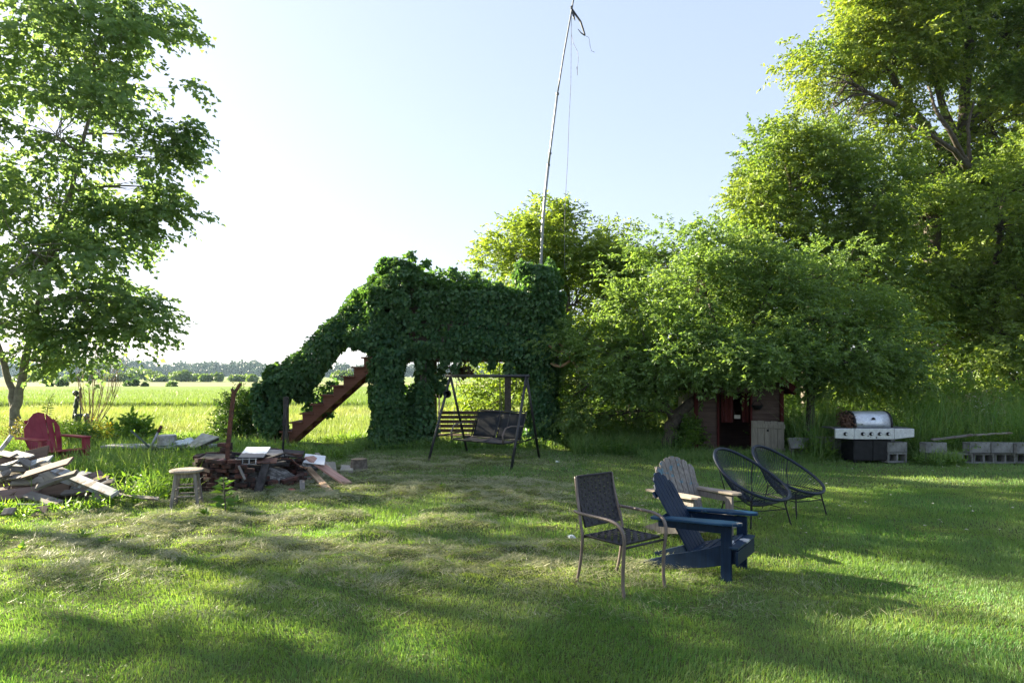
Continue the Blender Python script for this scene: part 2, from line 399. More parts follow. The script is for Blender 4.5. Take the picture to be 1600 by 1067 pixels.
M['b_grey'] = tone('grey_board', (0.18, 0.165, 0.15), ((0.11, 0.09, 0.075), 5, 0.58))
M['b_brown'] = tone('brown_board', (0.13, 0.09, 0.068))
M['b_mauve'] = tone('faded_mauve_board', (0.18, 0.125, 0.11))
M['b_tan'] = tone('fresh_tan_board', (0.50, 0.34, 0.22))
M['b_pink'] = tone('faded_pink_board', (0.45, 0.27, 0.22))
M['b_pale'] = tone('pale_board', (0.27, 0.25, 0.21), ((0.16, 0.13, 0.10), 5, 0.58))
# ------------------------------------------------------------------ ground and fields
def axis_lines(a, b, step, far):
    l = list(np.arange(a, b + 1e-6, step)); s = step; v = b
    while v < far: s *= 1.35; v += s; l.append(v)
    s = step; v = a; pre = []
    while v > -far: s *= 1.35; v -= s; pre.append(v)
    return np.array(pre[::-1] + l)
def grid_mesh(name, xs, ys, zf, m):
    X, Y = np.meshgrid(xs, ys); Zv = zf(X, Y)
    V = np.stack([X, Y, Zv], -1).reshape(-1, 3); nx = len(xs)
    i, j = np.meshgrid(np.arange(len(xs) - 1), np.arange(len(ys) - 1)); a = (j * nx + i).ravel()
    return np_mesh(name, V, np.stack([a, a + 1, a + nx + 1, a + nx], 1), m, smooth=True)

m, nt, b = _mat('lawn_soil')
n1 = _noise(nt, 1.1, 5); n2 = _noise(nt, 26, 6, 0.7)
c = _ramp(nt, n1, [(0.35, (0.035, 0.065, 0.016)), (0.6, (0.085, 0.10, 0.035))])
c = _mix(nt, _ramp(nt, n2, [(0.4, (0, 0, 0)), (0.65, (1, 1, 1))]), c, (0.11, 0.115, 0.05))
tc = nt.nodes.new('ShaderNodeTexCoord'); sp = nt.nodes.new('ShaderNodeSeparateXYZ'); nt.links.new(tc.outputs['Object'], sp.inputs[0])
mr = nt.nodes.new('ShaderNodeMapRange'); mr.inputs[1].default_value = 16; mr.inputs[2].default_value = 19; nt.links.new(sp.outputs[1], mr.inputs[0])
n3 = _noise(nt, 0.25, 5, 0.65, (1, 0.4, 1))
c = _mix(nt, mr.outputs[0], c, _ramp(nt, n3, [(0.35, (0.12, 0.17, 0.045)), (0.65, (0.19, 0.21, 0.08))]))
nt.links.new(c, b.inputs['Base Color']); b.inputs['Roughness'].default_value = 0.95; b.inputs['Specular IOR Level'].default_value = 0.1
_bump(nt, b, n2, 0.5, 0.03)
xs = axis_lines(-12, 13, 0.09, 2200); ys = axis_lines(1.5, 17, 0.09, 2200)
tag(grid_mesh('ground', xs, ys, gz, m), kind='structure')

def fieldmat(name, a, b2, sc, st=(1, 1, 1), lines=None):
    m, nt, b = _mat(name)
    c = _ramp(nt, _noise(nt, sc, 6, 0.65, st), [(0.32, a), (0.68, b2)])
    if lines:
        c = _mix(nt, _ramp(nt, _noise(nt, lines[0], 2, 0.4, (0.02, 1, 1)), [(0.45, (0, 0, 0)), (0.6, (1, 1, 1))]), c, lines[1])
    nt.links.new(c, b.inputs['Base Color']); b.inputs['Roughness'].default_value = 1; b.inputs['Specular IOR Level'].default_value = 0.05
    return m
def slab(zt, edge=1.5):
    return lambda X, Y: zt + 0.05 * (vn2(X, Y, 0.7, 9) - .5)
cropm = fieldmat('green_crop', (0.10, 0.16, 0.03), (0.14, 0.20, 0.04), 0.5, (1, 0.25, 1), (0.35, (0.12, 0.19, 0.035)))
tag(grid_mesh('crop_field', np.linspace(-260, 120, 200), np.concatenate([[33.0, 33.3], np.linspace(34, 86, 70)]),
              lambda X, Y: 0.30 * sstep(32.9, 33.4, Y) * (1 - sstep(84, 86, Y)) + 0.02 + 0.05 * (vn2(X, Y, 0.6, 9) - .5), cropm), kind='structure')
stub = fieldmat('tan_stubble', (0.19, 0.20, 0.10), (0.26, 0.25, 0.14), 0.12, (1, 0.3, 1), (0.15, (0.18, 0.21, 0.08)))
tag(grid_mesh('stubble_field', np.linspace(-420, 260, 60), np.linspace(88, 182, 40), lambda X, Y: 0.04 + 0 * X, stub), kind='structure')
farf = fieldmat('far_pasture', (0.13, 0.18, 0.06), (0.19, 0.23, 0.09), 0.03)
tag(grid_mesh('far_pasture', np.linspace(-1100, 700, 60), np.linspace(186, 560, 40), lambda X, Y: 0.05 + 0.6 * sstep(200, 560, Y), farf), kind='structure')

# crop edge and rough meadow
def rnd_wedge(n, d0, d1, k=0.86, pad=1.2, p=1.0):
    D = d0 + (d1 - d0) * rng.random(n) ** p
    X = (rng.random(n) * 2 - 1) * (D * k + pad); return X, D
n = 60000
x, y = rnd_wedge(n, 33, 62, 0.82, 2, 1.4); keep = x < 3; x, y = x[keep], y[keep]
V, Fc = blades(x, y, np.full(len(x), 0.18), rng.uniform(0.2, 0.36, len(x)), rng.uniform(0.03, 0.06, len(x)), rng.uniform(0, 0.6, len(x)))
tag(np_mesh('crop_plants', V, Fc, M['crop'], rnd=rng.random(len(Fc))), 'bright green crop covering the middle field', 'crop', kind='stuff')
n = 210000
x, y = rnd_wedge(n, 16.3, 34, 0.86, 2, 1.25); keep = (x < 6); x, y = x[keep], y[keep]
patch = vn2(x, y, 0.35, 21)
h = rng.uniform(0.16, 0.40, len(x)) * (0.5 + 0.8 * patch) * (0.35 + 0.65 * sstep(16.5, 19.5, y + 1.2 * vn2(x, y, 0.8, 4)))
V, Fc = blades(x, y, gz(x, y) - .01, h, rng.uniform(0.012, 0.03, len(x)), rng.uniform(0.05, 0.75, len(x)))
tag(np_mesh('meadow_grass', V, Fc, M['meadow'], rnd=np.clip(rng.random(len(Fc)) * 0.5 + 0.6 * vn2(x, y, 0.5, 33) , 0, 1)), 'tall yellow green meadow grass beyond the lawn', 'grass', kind='stuff')

# lawn
def taken(x, y):       # where no lawn grows
    t = ((x + 3.9) ** 2 + (y - 9.55) ** 2) < 0.72 ** 2
    t |= (x > 3.85) & (x < 5.8) & (y > 13.7) & (y < 15.3)
    return t
Vs, Fs, Rs, off = [], [], [], 0
for n, d0, d1, seg, w0, w1, hh in ((210000, 2.6, 5.6, 2, .0028, .0055, .044), (210000, 5.4, 9.5, 2, .004, .0078, .048), (200000, 9.2, 16.8, 1, .008, .016, .058)):
    x, y = rnd_wedge(n, d0, d1, 0.84, 0.7)
    k = ~taken(x, y); x, y = x[k], y[k]; n = len(x)
    tall = vn2(x, y, 1.3, 41); tuft = vn2(x, y, 7.0, 42)
    h = hh * rng.uniform(0.5, 1.3, n) * (0.55 + 0.65 * tall + 0.5 * (tuft - .4)) * (1 - 0.55 * hay(x, y))
    lean = np.clip(rng.normal(0.5, 0.25, n), 0.02, 0.97)
    az = vn2(x, y, 1.1, 43) * 9 + rng.normal(0, 1.1, n)
    V, Fc = blades(x, y, gz(x, y) - 0.004, h, rng.uniform(w0, w1, n), lean, seg, az)
    dry = sstep(0.55, 0.75, vn2(x, y, 0.9, 51)) * 0.35 + hay(x, y) * 0.4
    r = np.clip(rng.random(n) * 0.75 + dry, 0, 1)
    Vs.append(V); Fs.append(Fc + off); off += len(V); Rs.append(np.repeat(r, 1 if seg == 1 else 3) if seg == 1 else np.tile(r, 3).reshape(3, -1).T.ravel())
    if seg == 2: Rs[-1] = np.repeat(r, 3)
tag(np_mesh('lawn_grass', np.concatenate(Vs), np.concatenate(Fs), M['grass'], rnd=np.concatenate(Rs)), 'short green lawn grass with dry patches', 'grass', kind='stuff')

n = 30000
x, y = rnd_wedge(n, 2.7, 9.5, 0.84, 0.7, 1.2); k = (vn2(x, y, 1.2, 71) * .6 + vn2(x, y, 4.5, 72) * .4 > .52) & ~taken(x, y); x, y = x[k], y[k]; n = len(x)
a = rng.random(n) * 6.3; s = rng.uniform(.010, .024, n)
tag(leaves_obj('clover', np.stack([x, y, gz(x, y) + rng.uniform(.012, .035, n)], 1), np.stack([np.cos(a), np.sin(a), rng.normal(0, .2, n)], 1), rng.normal(0, .3, (n, 3)) + [0, 0, 1], s, s * .8, M['weed']), 'small clover and broad leaves growing through the lawn', 'clover', kind='stuff')

# mown hay lying on the lawn in tangled ridges
n = 760000
x, y = rnd_wedge(n, 4.3, 14, 0.7, 0.5, 1.0)
hv = np.maximum(hay(x, y), .10 * (1 - sstep(1, 4, x))); cl = vn2(x, y * 1.5, 4.0, 61) * .6 + vn2(x, y, 11.0, 64) * .4
k = (rng.random(n) < hv * sstep(0.25, 0.6, cl)); x, y, hv = x[k], y[k], hv[k]; n = len(x)
az = vn2(x, y, 5.0, 62) * 9 + rng.normal(0, 1.1, n)
zz = gz(x, y) + 0.014 + rng.random(n) * 0.05 * vn2(x, y, 6.0, 63)
V, Fc = blades(x, y, zz, rng.uniform(0.035, 0.10, n), rng.uniform(0.003, 0.0065, n) * (0.6 + y / 11), rng.uniform(0.86, 1.12, n).clip(0, 0.995), 1, az)
tag(np_mesh('hay_clippings', V, Fc, M['hay'], rnd=np.clip(rng.normal(0.45, .25, len(Fc)), 0, 1)), 'pale dry mown grass lying in tangled ridges on the lawn', 'hay', kind='stuff')

# ------------------------------------------------------------------ far woodland and bushes
def blobs_leaves(cs, rs, per, L):
    C, T, N = [], [], []
    for c, r in zip(cs, rs):
        u = nrm(rng.normal(size=(per, 3))); u[:, 2] = np.abs(u[:, 2]) * 0.35 + u[:, 2] * 0.65
        f = rng.uniform(0.75, 1.08, (per, 1)) + 0.18 * (vn(u * 2.2 + c[0]) - .5)[:, None]
        C.append(np.asarray(c) + u * f * np.asarray(r)); T.append(nrm(rng.normal(size=(per, 3)))); N.append(u + rng.normal(0, 0.35, (per, 3)))
    C = np.concatenate(C); n = len(C); s = L * rng.uniform(0.6, 1.4, n)
    return C, np.concatenate(T), np.concatenate(N), s, s * 0.8
cs, rs = [], []
for i in range(620):
    X = rng.uniform(-720, 330); Y = rng.uniform(585, 660)
    hh = rng.uniform(7.6, 11.4) * (1.0 + 0.22 * vn2(np.array([X]), np.array([0.0]), 0.02, 5)[0]) * (1.18 if X < -250 else 1.0)
    cs.append((X, Y, hh * 0.42)); rs.append((rng.uniform(4, 7.5), 5, hh * 0.66))
a = blobs_leaves(cs, rs, 260, 2.2)
tag(leaves_obj('far_woodland', *a, M['farleaf']), 'long belt of hazy dark green woodland along the horizon', 'woodland', kind='stuff')

BUSHES = [(38, 596, 12, 5), (70, 594, 20, 12), (112, 597, 10, 4), (143, 595, 14, 8), (176, 597, 11, 5), (198, 597, 12, 6), (221, 593, 22, 11),
          (247, 597, 12, 5), (279, 592, 15, 9), (297, 596, 15, 6), (322, 596, 9, 5), (343, 597, 7, 6), (374, 597, 13, 4), (392, 597, 8, 4), (534, 596, 16, 9)]
BL = ['low bush far away', 'broad round bush']
for i, (px, py, w, hpx) in enumerate(BUSHES):
    D = 178 + (i * 7) % 22
    c = P(px, 598, D); c.z = 0
    t = thing('distant_bush', 'hazy far green bush, %s' % (
        ['leftmost by the maple trunk', 'second and tallest from the left', 'small one left of the statue', 'just left of the bare shrub', 'behind the bare shrub stems', 'small one right of the bare shrub',
         'broadest dome in the middle', 'small one right of the broad dome', 'tall round one left of centre', 'wide low one next to the tall round one', 'small one near the forked post',
         'narrow upright one near the forked post', 'low wide one above the hedge bush', 'small one above the hedge bush', 'seen between the stair and the vine column'][i]), 'bush', c, group='bushes on the far field edge')
    r = w * 1.25 / 1000 * D; hz = (hpx * 1.35 + 4) / 1000 * D
    q = [((c.x + rng.uniform(-.5, .5) * r, c.y + rng.uniform(-1, 1), hz * rng.uniform(.35, .55)), (r * rng.uniform(.4, .7), r * .5, hz * rng.uniform(.4, .6))) for _ in range(8)]
    a = blobs_leaves([k[0] for k in q], [k[1] for k in q], 150, 0.75)
    leaves_obj('crown', *a, M['farbush'], t)
for i, (px, py, w, hpx, lab) in enumerate([(96, 605, 7, 9, 'dark bush standing in the field left of the garden statue'), (78, 606, 4, 3, 'very small dark bush in the field left of the statue'),
        (200, 606, 7, 5, 'low dark bush in the field, left one of a close pair'), (213, 606, 6, 9, 'upright dark bush in the field, right one of a close pair'),
        (226, 606, 4, 3, 'tiny dark bush at the right end of a row in the field'), (266, 606, 9, 4, 'isolated low dark bush at the end of the green crop')]):
    c = P(px, 606, 92); c.z = 0
    t = thing('field_bush', lab, 'bush', c, group='small dark bushes in the middle of the field')
    r = w / 1000 * 92; hz = hpx / 1000 * 92 + 0.35
    q = [((c.x + rng.uniform(-.6, .6) * r, c.y + rng.uniform(-.4, .4), hz * .5), (r * .5, r * .4, hz * .55)) for _ in range(4)]
    a = blobs_leaves([k[0] for k in q], [k[1] for k in q], 90, 0.34)
    leaves_obj('crown', *a, M['darkleaf'], t)

# ------------------------------------------------------------------ trees
def curve_pts(a, b, n=6, bend=0.12, sag=0.0):
    a = Vector(a); b = Vector(b); L = (b - a).length
    o1 = Vector((U(-1, 1), U(-1, 1), U(-.6, 1))) * bend * L
    return [a.lerp(b, t) + o1 * math.sin(math.pi * t) + Z * (-sag * L * t * (1 - t)) for t in [i / n for i in range(n + 1)]]

def tree(name, label, cat, base, stems, blobs, mats, L, wr, bark, group=None, dens=1.0, crad=0.55, tw=22, per=14, droop=0.25, flat=0.7, upb=0.25, twl=0.45, limb_r=0.05, gap=0.34, flatc=0.55, bare=(), seed=1):
    """stems: list of ([points], r0, r1); blobs: (centre, (rx,ry,rz), clumps)"""
    random.seed(seed); rs = np.random.default_rng(seed)
    t = thing(name, label, cat, base, group=group)
    wood = MB(); br = MB(); nodes = []
    for pts, r0, r1 in stems:
        fine = []
        for i in range(len(pts) - 1):
            for k in range(4): fine.append(Vector(pts[i]).lerp(Vector(pts[i + 1]), k / 4))
        fine.append(Vector(pts[-1])); n = len(fine)
        fine = [p + Vector((U(-1, 1), U(-1, 1), 0)) * r0 * 0.22 * (1 if 0 < i < n - 1 else 0) for i, p in enumerate(fine)]
        rr = [r0 + (r1 - r0) * (i / (n - 1)) for i in range(n)]
        rr[0] *= 1.35
        wood.tube(fine, rr, 10)
        nodes += [(p, r) for p, r in zip(fine[n // 3:], rr[n // 3:])]
    TP, TD, TL = [], [], []
    for bi, bl in enumerate(blobs):
        c, R, nc = Vector(bl[0]), bl[1], int(bl[2] * dens)
        cands = sorted(nodes, key=lambda q: (q[0] - c).length + max(0, q[0].z - c.z) * 0.8)
        st, sr = cands[0]
        tgt = st.lerp(c, 0.85)
        lp = curve_pts(st, tgt, 7, 0.10)
        r0 = min(sr * 0.7, limb_r); wood.tube(lp, [r0 * (1 - 0.75 * i / 7) for i in range(8)], 6)
        for j in range(nc):
            u = Vector(rs.normal(size=3)); u.normalize(); f = rs.random() ** 0.45
            cc = c + Vector((u.x * R[0], u.y * R[1], u.z * R[2])) * f
            g = float(vn(np.array([[cc.x * 0.9, cc.y * 0.9, cc.z * 1.1]]), seed)[0])
            if g < gap: continue
            k = min(7, max(2, int(rs.random() * 6) + 2)); s0 = lp[k]
            bp = curve_pts(s0, cc, 4, 0.12)
            br.tube(bp, [max(0.004, r0 * 0.32 * (1 - 0.8 * i / 4)) for i in range(5)], 4, cap=False)
            s = crad * rs.uniform(0.6, 1.25); out = cc - c; out.z *= 0.5
            out = np.array(out / (out.length + 1e-6)); n = max(4, int(tw * rs.uniform(0.6, 1.3)))
            q = nrm(rs.normal(size=(n, 3))) * (rs.random((n, 1)) ** 0.4) * s * np.array([1, 1, flatc]) + out * rs.random((n, 1)) * s * 0.7
            TP.append(np.array(cc) + q)
            TD.append(nrm(out * 0.6 + nrm(q + 1e-5) * 0.8 + rs.normal(0, .3, (n, 3)) + np.array([0, 0, upb])))
            TL.append(twl * rs.uniform(0.6, 1.3, n))
    wood.build('trunk', bark, t, smooth=True, world=True)
    br.build('branches', bark, t, smooth=True, world=True)
    TP = np.concatenate(TP); TD = np.concatenate(TD); TL = np.concatenate(TL)
    C, T, N, Ls, W = sprays(TP, TD, TL, per, L, wr, droop, flat)
    if len(mats) == 1: leaves_obj('crown', C, T, N, Ls, W, mats[0], t)
    else:
        sel = np.array([mats[1][1](p) for p in C[::per]]).repeat(per)[:len(C)]
        leaves_obj('crown', C[~sel], T[~sel], N[~sel], Ls[~sel], W[~sel], mats[0], t)
        leaves_obj('crown', C[sel], T[sel], N[sel], Ls[sel], W[sel], mats[1][0], t)
    for pts, r in bare:
        b_ = MB(); b_.tube(pts, [r * (1 - .8 * i / (len(pts) - 1)) for i in range(len(pts))], 5)
        for i in range(1, len(pts)):
            for _ in range(5):
                e = Vector(pts[i]) + Vector((U(-.9, .2), U(-.4, .4), U(-.8, .15)))
                cp = curve_pts(Vector(pts[i - 1]).lerp(Vector(pts[i]), U(0, 1)), e, 5, 0.2); b_.tube(cp, [r * .4 * (1 - .8 * k / 5) for k in range(6)], 4)
                for _ in range(3): b_.tube(curve_pts(cp[3], cp[3] + Vector((U(-.4, .1), U(-.2, .2), U(-.45, .05))), 3, .2), [r * .14, r * .1, r * .08, r * .05], 3)
        b_.build('dead_branch', M['bark_dark'], t, smooth=True, world=True)
    return t
def B(x, y, rx, ry, D, rd, n): return (P(x, y, D), (rx / F * D, rd, ry / F * D), n)

# maple at the left
D = 16.4
mb = G(22, 689)
tree('maple_tree', 'spreading maple with a forked grey trunk at the left edge of the lawn', 'tree', mb,
     [([mb + Z * -.1, P(24, 640, D), P(32, 600, D), P(48, 520, D), P(72, 420, D - .3), P(110, 300, D - .5), P(140, 180, D), P(150, 60, D)], .125, .03),
      ([P(24, 655, D), P(18, 610, D), P(4, 560, D), P(-25, 470, D + .4), P(-60, 350, D + .6), P(-90, 180, D)], .095, .03)],
     [B(60, 90, 130, 90, D, 2.3, 34), B(165, 100, 100, 80, D, 1.8, 30), B(240, 52, 46, 10, D, .4, 8), B(200, 20, 60, 18, D, .6, 8), B(235, 130, 65, 40, D, 1.1, 14),
      B(238, 210, 64, 9, D, .35, 11), B(232, 246, 62, 7, D, .35, 9), B(200, 170, 70, 40, D, 1.2, 16), B(235, 290, 55, 22, D, .6, 9),
      B(246, 330, 58, 6, D, .3, 9), B(195, 345, 60, 25, D, .9, 11), B(192, 405, 62, 14, D, .6, 10), B(170, 390, 80, 40, D, 1.4, 16), B(186, 475, 50, 8, D, .4, 9),
      B(150, 470, 80, 35, D, 1.3, 15), B(195, 512, 52, 14, D, .5, 8), B(120, 520, 60, 20, D, 1.2, 9), B(118, 566, 36, 7, D, .4, 5), B(60, 545, 40, 12, D, .6, 4),
      B(70, 300, 110, 90, D, 2.4, 34), B(60, 430, 110, 60, D, 2.3, 28), B(80, 200, 130, 90, D - 1.6, 1.5, 26), B(30, 380, 90, 110, D - 2.4, 1.0, 20),
      B(-120, 150, 140, 170, D, 2.6, 50), B(-130, 380, 140, 120, D, 2.6, 44), B(-20, 500, 80, 40, D - 1, 1.4, 14), B(40, -60, 170, 90, D, 2.6, 42), B(-260, 300, 120, 180, D + 1, 2.6, 34), B(-150, -60, 130, 120, D, 2.5, 26)],
     [M['maple']], 0.15, 0.78, M['bark_grey'], dens=1.0, crad=0.48, tw=14, per=9, droop=0.35, flat=0.9, upb=0.05, twl=0.55, gap=0.36, flatc=0.42, limb_r=0.06, seed=3)

# unseen trees added at the left; their crowns dapple the lawn with shade
def side_tree(x, y, h, r, n, seed, lab):
    b0 = Vector((x, y, 0))
    bl = []
    rr = random.Random(seed)
    for i in range(8):
        a = rr.uniform(0, 6.3); q = rr.uniform(.3, .75) * r
        bl.append((Vector((x + q * math.cos(a), y + q * math.sin(a), h * rr.uniform(.33, .85))), (r * .48, r * .48, h * .13), n))
    tree('added_shade_tree', lab, 'tree', b0, [([b0, b0 + Vector((.1, .1, h * .3)), b0 + Vector((-.1, .2, h * .6)), b0 + Vector((.1, 0, h * .9))], .2, .05)],
         bl, [M['maple']], 0.17, 0.85, M['bark_grey'], dens=.8, crad=0.6, tw=12, per=8, twl=.5, gap=.41, flatc=.5, seed=seed, group='unseen trees added to shade the lawn')
side_tree(-17.5, 12.0, 12.5, 4.4, 20, 21, 'unseen leafy maple added beyond the left edge for shade, nearest the lumber pile')
side_tree(-21.5, 7.0, 12.0, 4.4, 15, 22, 'unseen leafy maple added beyond the left edge for shade, beside the near lawn')
side_tree(-27.0, 18.5, 11.0, 4.2, 12, 23, 'tall unseen leafy maple added farther off beyond the left edge for shade')

# mid trees
D = 19.0
base = Vector((1.3, D, 0))
tree('ash_tree', 'bright green bushy tree rising behind the vine covered platform', 'tree', base,
     [([base, P(880, 600, D), P(890, 500, D), P(880, 420, D), P(900, 350, D)], .14, .03), ([P(870, 640, D), P(845, 520, D), P(835, 420, D), P(845, 360, D)], .10, .02), ([P(880, 600, D), P(940, 480, D), P(955, 400, D)], .1, .02)],
     [B(845, 365, 60, 36, D, 1.1, 22), B(800, 400, 48, 30, D, .9, 14), B(862, 345, 26, 18, D, .6, 7), B(930, 352, 50, 26, D, .9, 15), B(895, 400, 90, 50, D, 1.4, 34), B(955, 395, 50, 45, D, 1.2, 18),
      B(905, 470, 70, 60, D, 1.2, 30), B(975, 460, 50, 70, D, 1.2, 24), B(820, 440, 55, 40, D, 1.0, 16), B(905, 560, 60, 60, D, 1.2, 22), B(780, 600, 50, 50, D + 1.2, .9, 18), B(755, 640, 35, 40, D + 1.5, .8, 10), B(830, 560, 45, 60, D + .5, .9, 16)],
     [M['ash']], 0.12, 0.42, M['bark'], dens=1.6, crad=0.42, tw=17, per=13, droop=0.3, flat=0.5, upb=0.45, twl=0.42, gap=.28, flatc=.75, seed=7)

D = 14.0
b1 = G(1045, 708)
tree('apple_tree', 'broad low tree with a dark leaning trunk in front of the playhouse', 'tree', b1,
     [([b1 - Z * .05, P(1048, 670, 13.8), P(1056, 650, 13.8), P(1080, 630, 13.8), P(1110, 605, 13.8), P(1120, 550, 14.2), P(1110, 470, 14.2), P(1090, 410, 14.4)], .17, .03),
      ([P(1052, 655, 13.8), P(1040, 630, 13.8), P(1020, 590, 13.9), P(1005, 520, 14)], .09, .02),
      ([P(1115, 580, 14), P(1170, 520, 14), P(1210, 440, 14.4)], .09, .02)],
     [B(1060, 392, 55, 30, D + .8, .9, 16), B(1020, 420, 55, 45, D + .6, .9, 18), B(1120, 400, 60, 36, D + .8, .9, 17), B(1000, 480, 50, 50, D + .2, .9, 18), B(1085, 460, 80, 60, D + .3, 1.2, 30), B(1165, 450, 70, 55, D + .4, 1.1, 24),
      B(960, 560, 55, 45, D, .8, 18), B(1040, 560, 70, 55, D - .4, 1.0, 24), B(1110, 560, 60, 45, D - .4, 1.0, 18), B(900, 600, 48, 50, D + .6, .7, 17), B(985, 606, 45, 20, D - .2, .8, 11), B(880, 540, 30, 40, D + 1, .6, 9), B(940, 650, 60, 30, D + 1.2, .7, 14)],
     [M['apple']], 0.09, 0.45, M['bark_dark'], dens=1.6, crad=0.33, tw=17, per=13, droop=0.3, flat=0.5, upb=0.25, twl=0.34, gap=.26, flatc=.7, seed=9)
b2 = G(1262, 706)
tree('apple_tree', 'broad low tree with a straight thin trunk between the playhouse and the grill', 'tree', b2,
     [([b2 - Z * .05, P(1262, 680, 14.0), P(1266, 640, 14.0), P(1268, 600, 14.0), P(1262, 520, 14.2), P(1250, 440, 14.4)], .13, .03),
      ([P(1268, 610, 14), P(1320, 560, 14), P(1370, 520, 14)], .07, .02), ([P(1268, 610, 14), P(1215, 560, 14), P(1190, 510, 14)], .07, .02)],
     [B(1230, 440, 70, 50, D + .8, 1.0, 22), B(1300, 430, 60, 50, D + 1, 1.0, 20), B(1200, 520, 60, 50, D, 1.0, 20), B(1290, 500, 80, 55, D + .2, 1.1, 28), B(1370, 500, 55, 55, D + .6, 1.0, 20), B(1230, 560, 75, 26, D - .4, 1.0, 20),
      B(1320, 560, 70, 32, D - .3, 1.0, 20), B(1395, 555, 40, 45, D, .8, 13), B(1150, 562, 64, 22, D - 1.0, .7, 18), B(1180, 578, 60, 8, D - 1.1, .5, 11), B(1110, 575, 40, 9, D - 1.1, .4, 7), B(1370, 592, 40, 14, D - .2, .6, 7), B(1300, 590, 50, 12, D - .3, .7, 7)],
     [M['apple']], 0.09, 0.45, M['bark_dark'], dens=1.6, crad=0.33, tw=17, per=13, droop=0.3, flat=0.5, upb=0.25, twl=0.34, gap=.26, flatc=.7, seed=10)

# tall trees at the right
D = 22.0
b3 = Vector((14.2, D, 0))
gold = lambda p: p[2] > 9.6 and float(vn(np.array([[p[0] * .8, p[1] * .8, p[2] * .8]]), 4)[0]) > .42
tree('box_elder_tree', 'tallest tree at the right with yellowing top leaves and a bare dead branch', 'tree', b3,
     [([b3, P(1450, 480, D), P(1465, 320, D), P(1500, 230, D), P(1512, 120, D), P(1510, 0, D), P(1520, -120, D)], .34, .07),
      ([P(1480, 240, D), P(1440, 190, D), P(1400, 130, D), P(1360, 60, D), P(1350, -60, D)], .16, .04),
      ([P(1500, 230, D), P(1470, 160, D), P(1450, 60, D), P(1445, -60, D)], .15, .04), ([P(1505, 200, D), P(1570, 120, D), P(1610, 20, D)], .16, .04),
      ([P(1512, 262, D - 1.6), P(1490, 235, D - 2.2), P(1455, 212, D - 2.4), P(1424, 197, D - 2.4)], .10, .03), ([P(1508, 255, D - 1.6), P(1490, 215, D - 2.2), P(1462, 172, D - 2.3), P(1450, 135, D - 2.3)], .10, .03), ([P(1515, 255, D - 1.2), P(1512, 200, D - 1.2), P(1522, 160, D - 1.2)], .07, .03)],
     [B(1300, 110, 50, 48, D, 1.1, 18), B(1350, 60, 55, 60, D, 1.2, 18), B(1335, 10, 45, 50, D, 1.1, 14), B(1410, 90, 60, 60, D, 1.4, 22), B(1400, -10, 70, 60, D, 1.5, 22), B(1470, 40, 60, 70, D, 1.5, 24),
      B(1560, 60, 70, 80, D, 1.6, 32), B(1380, 200, 50, 60, D, 1.2, 18), B(1560, 200, 60, 70, D, 1.5, 26), B(1450, 270, 60, 40, D + .4, 1.3, 20), B(1540, 300, 80, 60, D, 1.6, 30),
      B(1640, 120, 70, 140, D, 1.8, 40), B(1650, 320, 70, 110, D, 1.8, 36), B(1500, -90, 170, 70, D, 2, 40), B(1440, 350, 60, 50, D, 1.3, 18), B(1560, 400, 70, 50, D, 1.3, 18)],
     [M['elder'], (M['golden'], gold)], 0.15, 0.40, M['bark_dark'], dens=1.85, crad=0.60, tw=23, per=13, droop=0.35, flat=0.45, upb=0.15, twl=0.5, gap=.28, flatc=.7, limb_r=.09,
     bare=[([P(1400, 165, D - 1.2), P(1365, 150, D - 1.2), P(1340, 138, D - 1.2), P(1318, 126, D - 1.2)], .09), ([P(1358, 147, D - 1.2), P(1330, 150, D - 1.2), P(1302, 168, D - 1.2), P(1294, 186, D - 1.2)], .05)], seed=12)
D = 19.0
b4 = Vector((8.8, D, 0))
tree('box_elder_tree', 'rounded bright tree with a lobe reaching left above the playhouse', 'tree', b4,
     [([b4, P(1262, 560, D), P(1270, 440, D), P(1250, 340, D), P(1225, 250, D)], .2, .04), ([P(1266, 470, D), P(1330, 380, D), P(1380, 300, D)], .13, .03), ([P(1255, 360, D), P(1200, 300, D)], .08, .03)],
     [B(1215, 245, 55, 42, D, 1.1, 20), B(1165, 265, 38, 30, D, .8, 10), B(1190, 320, 52, 40, D, 1.0, 18), B(1260, 290, 60, 60, D, 1.2, 26), B(1300, 240, 45, 40, D + .8, 1.0, 12), B(1330, 300, 60, 60, D, 1.3, 24),
      B(1220, 370, 60, 36, D, 1.1, 18), B(1290, 370, 60, 45, D, 1.2, 20), B(1360, 360, 50, 60, D, 1.2, 18), B(1395, 430, 60, 50, D - 1, 1.1, 20), B(1400, 280, 50, 55, D + .3, 1.2, 16), B(1280, 450, 60, 40, D, 1.0, 12)],
     [M['elder']], 0.13, 0.42, M['bark'], dens=1.55, crad=0.50, tw=20, per=13, droop=0.35, flat=0.45, upb=0.25, twl=0.45, gap=.27, flatc=.7, limb_r=.07, seed=13)
D = 19.0
b5 = Vector((14.6, 18.6, 0))
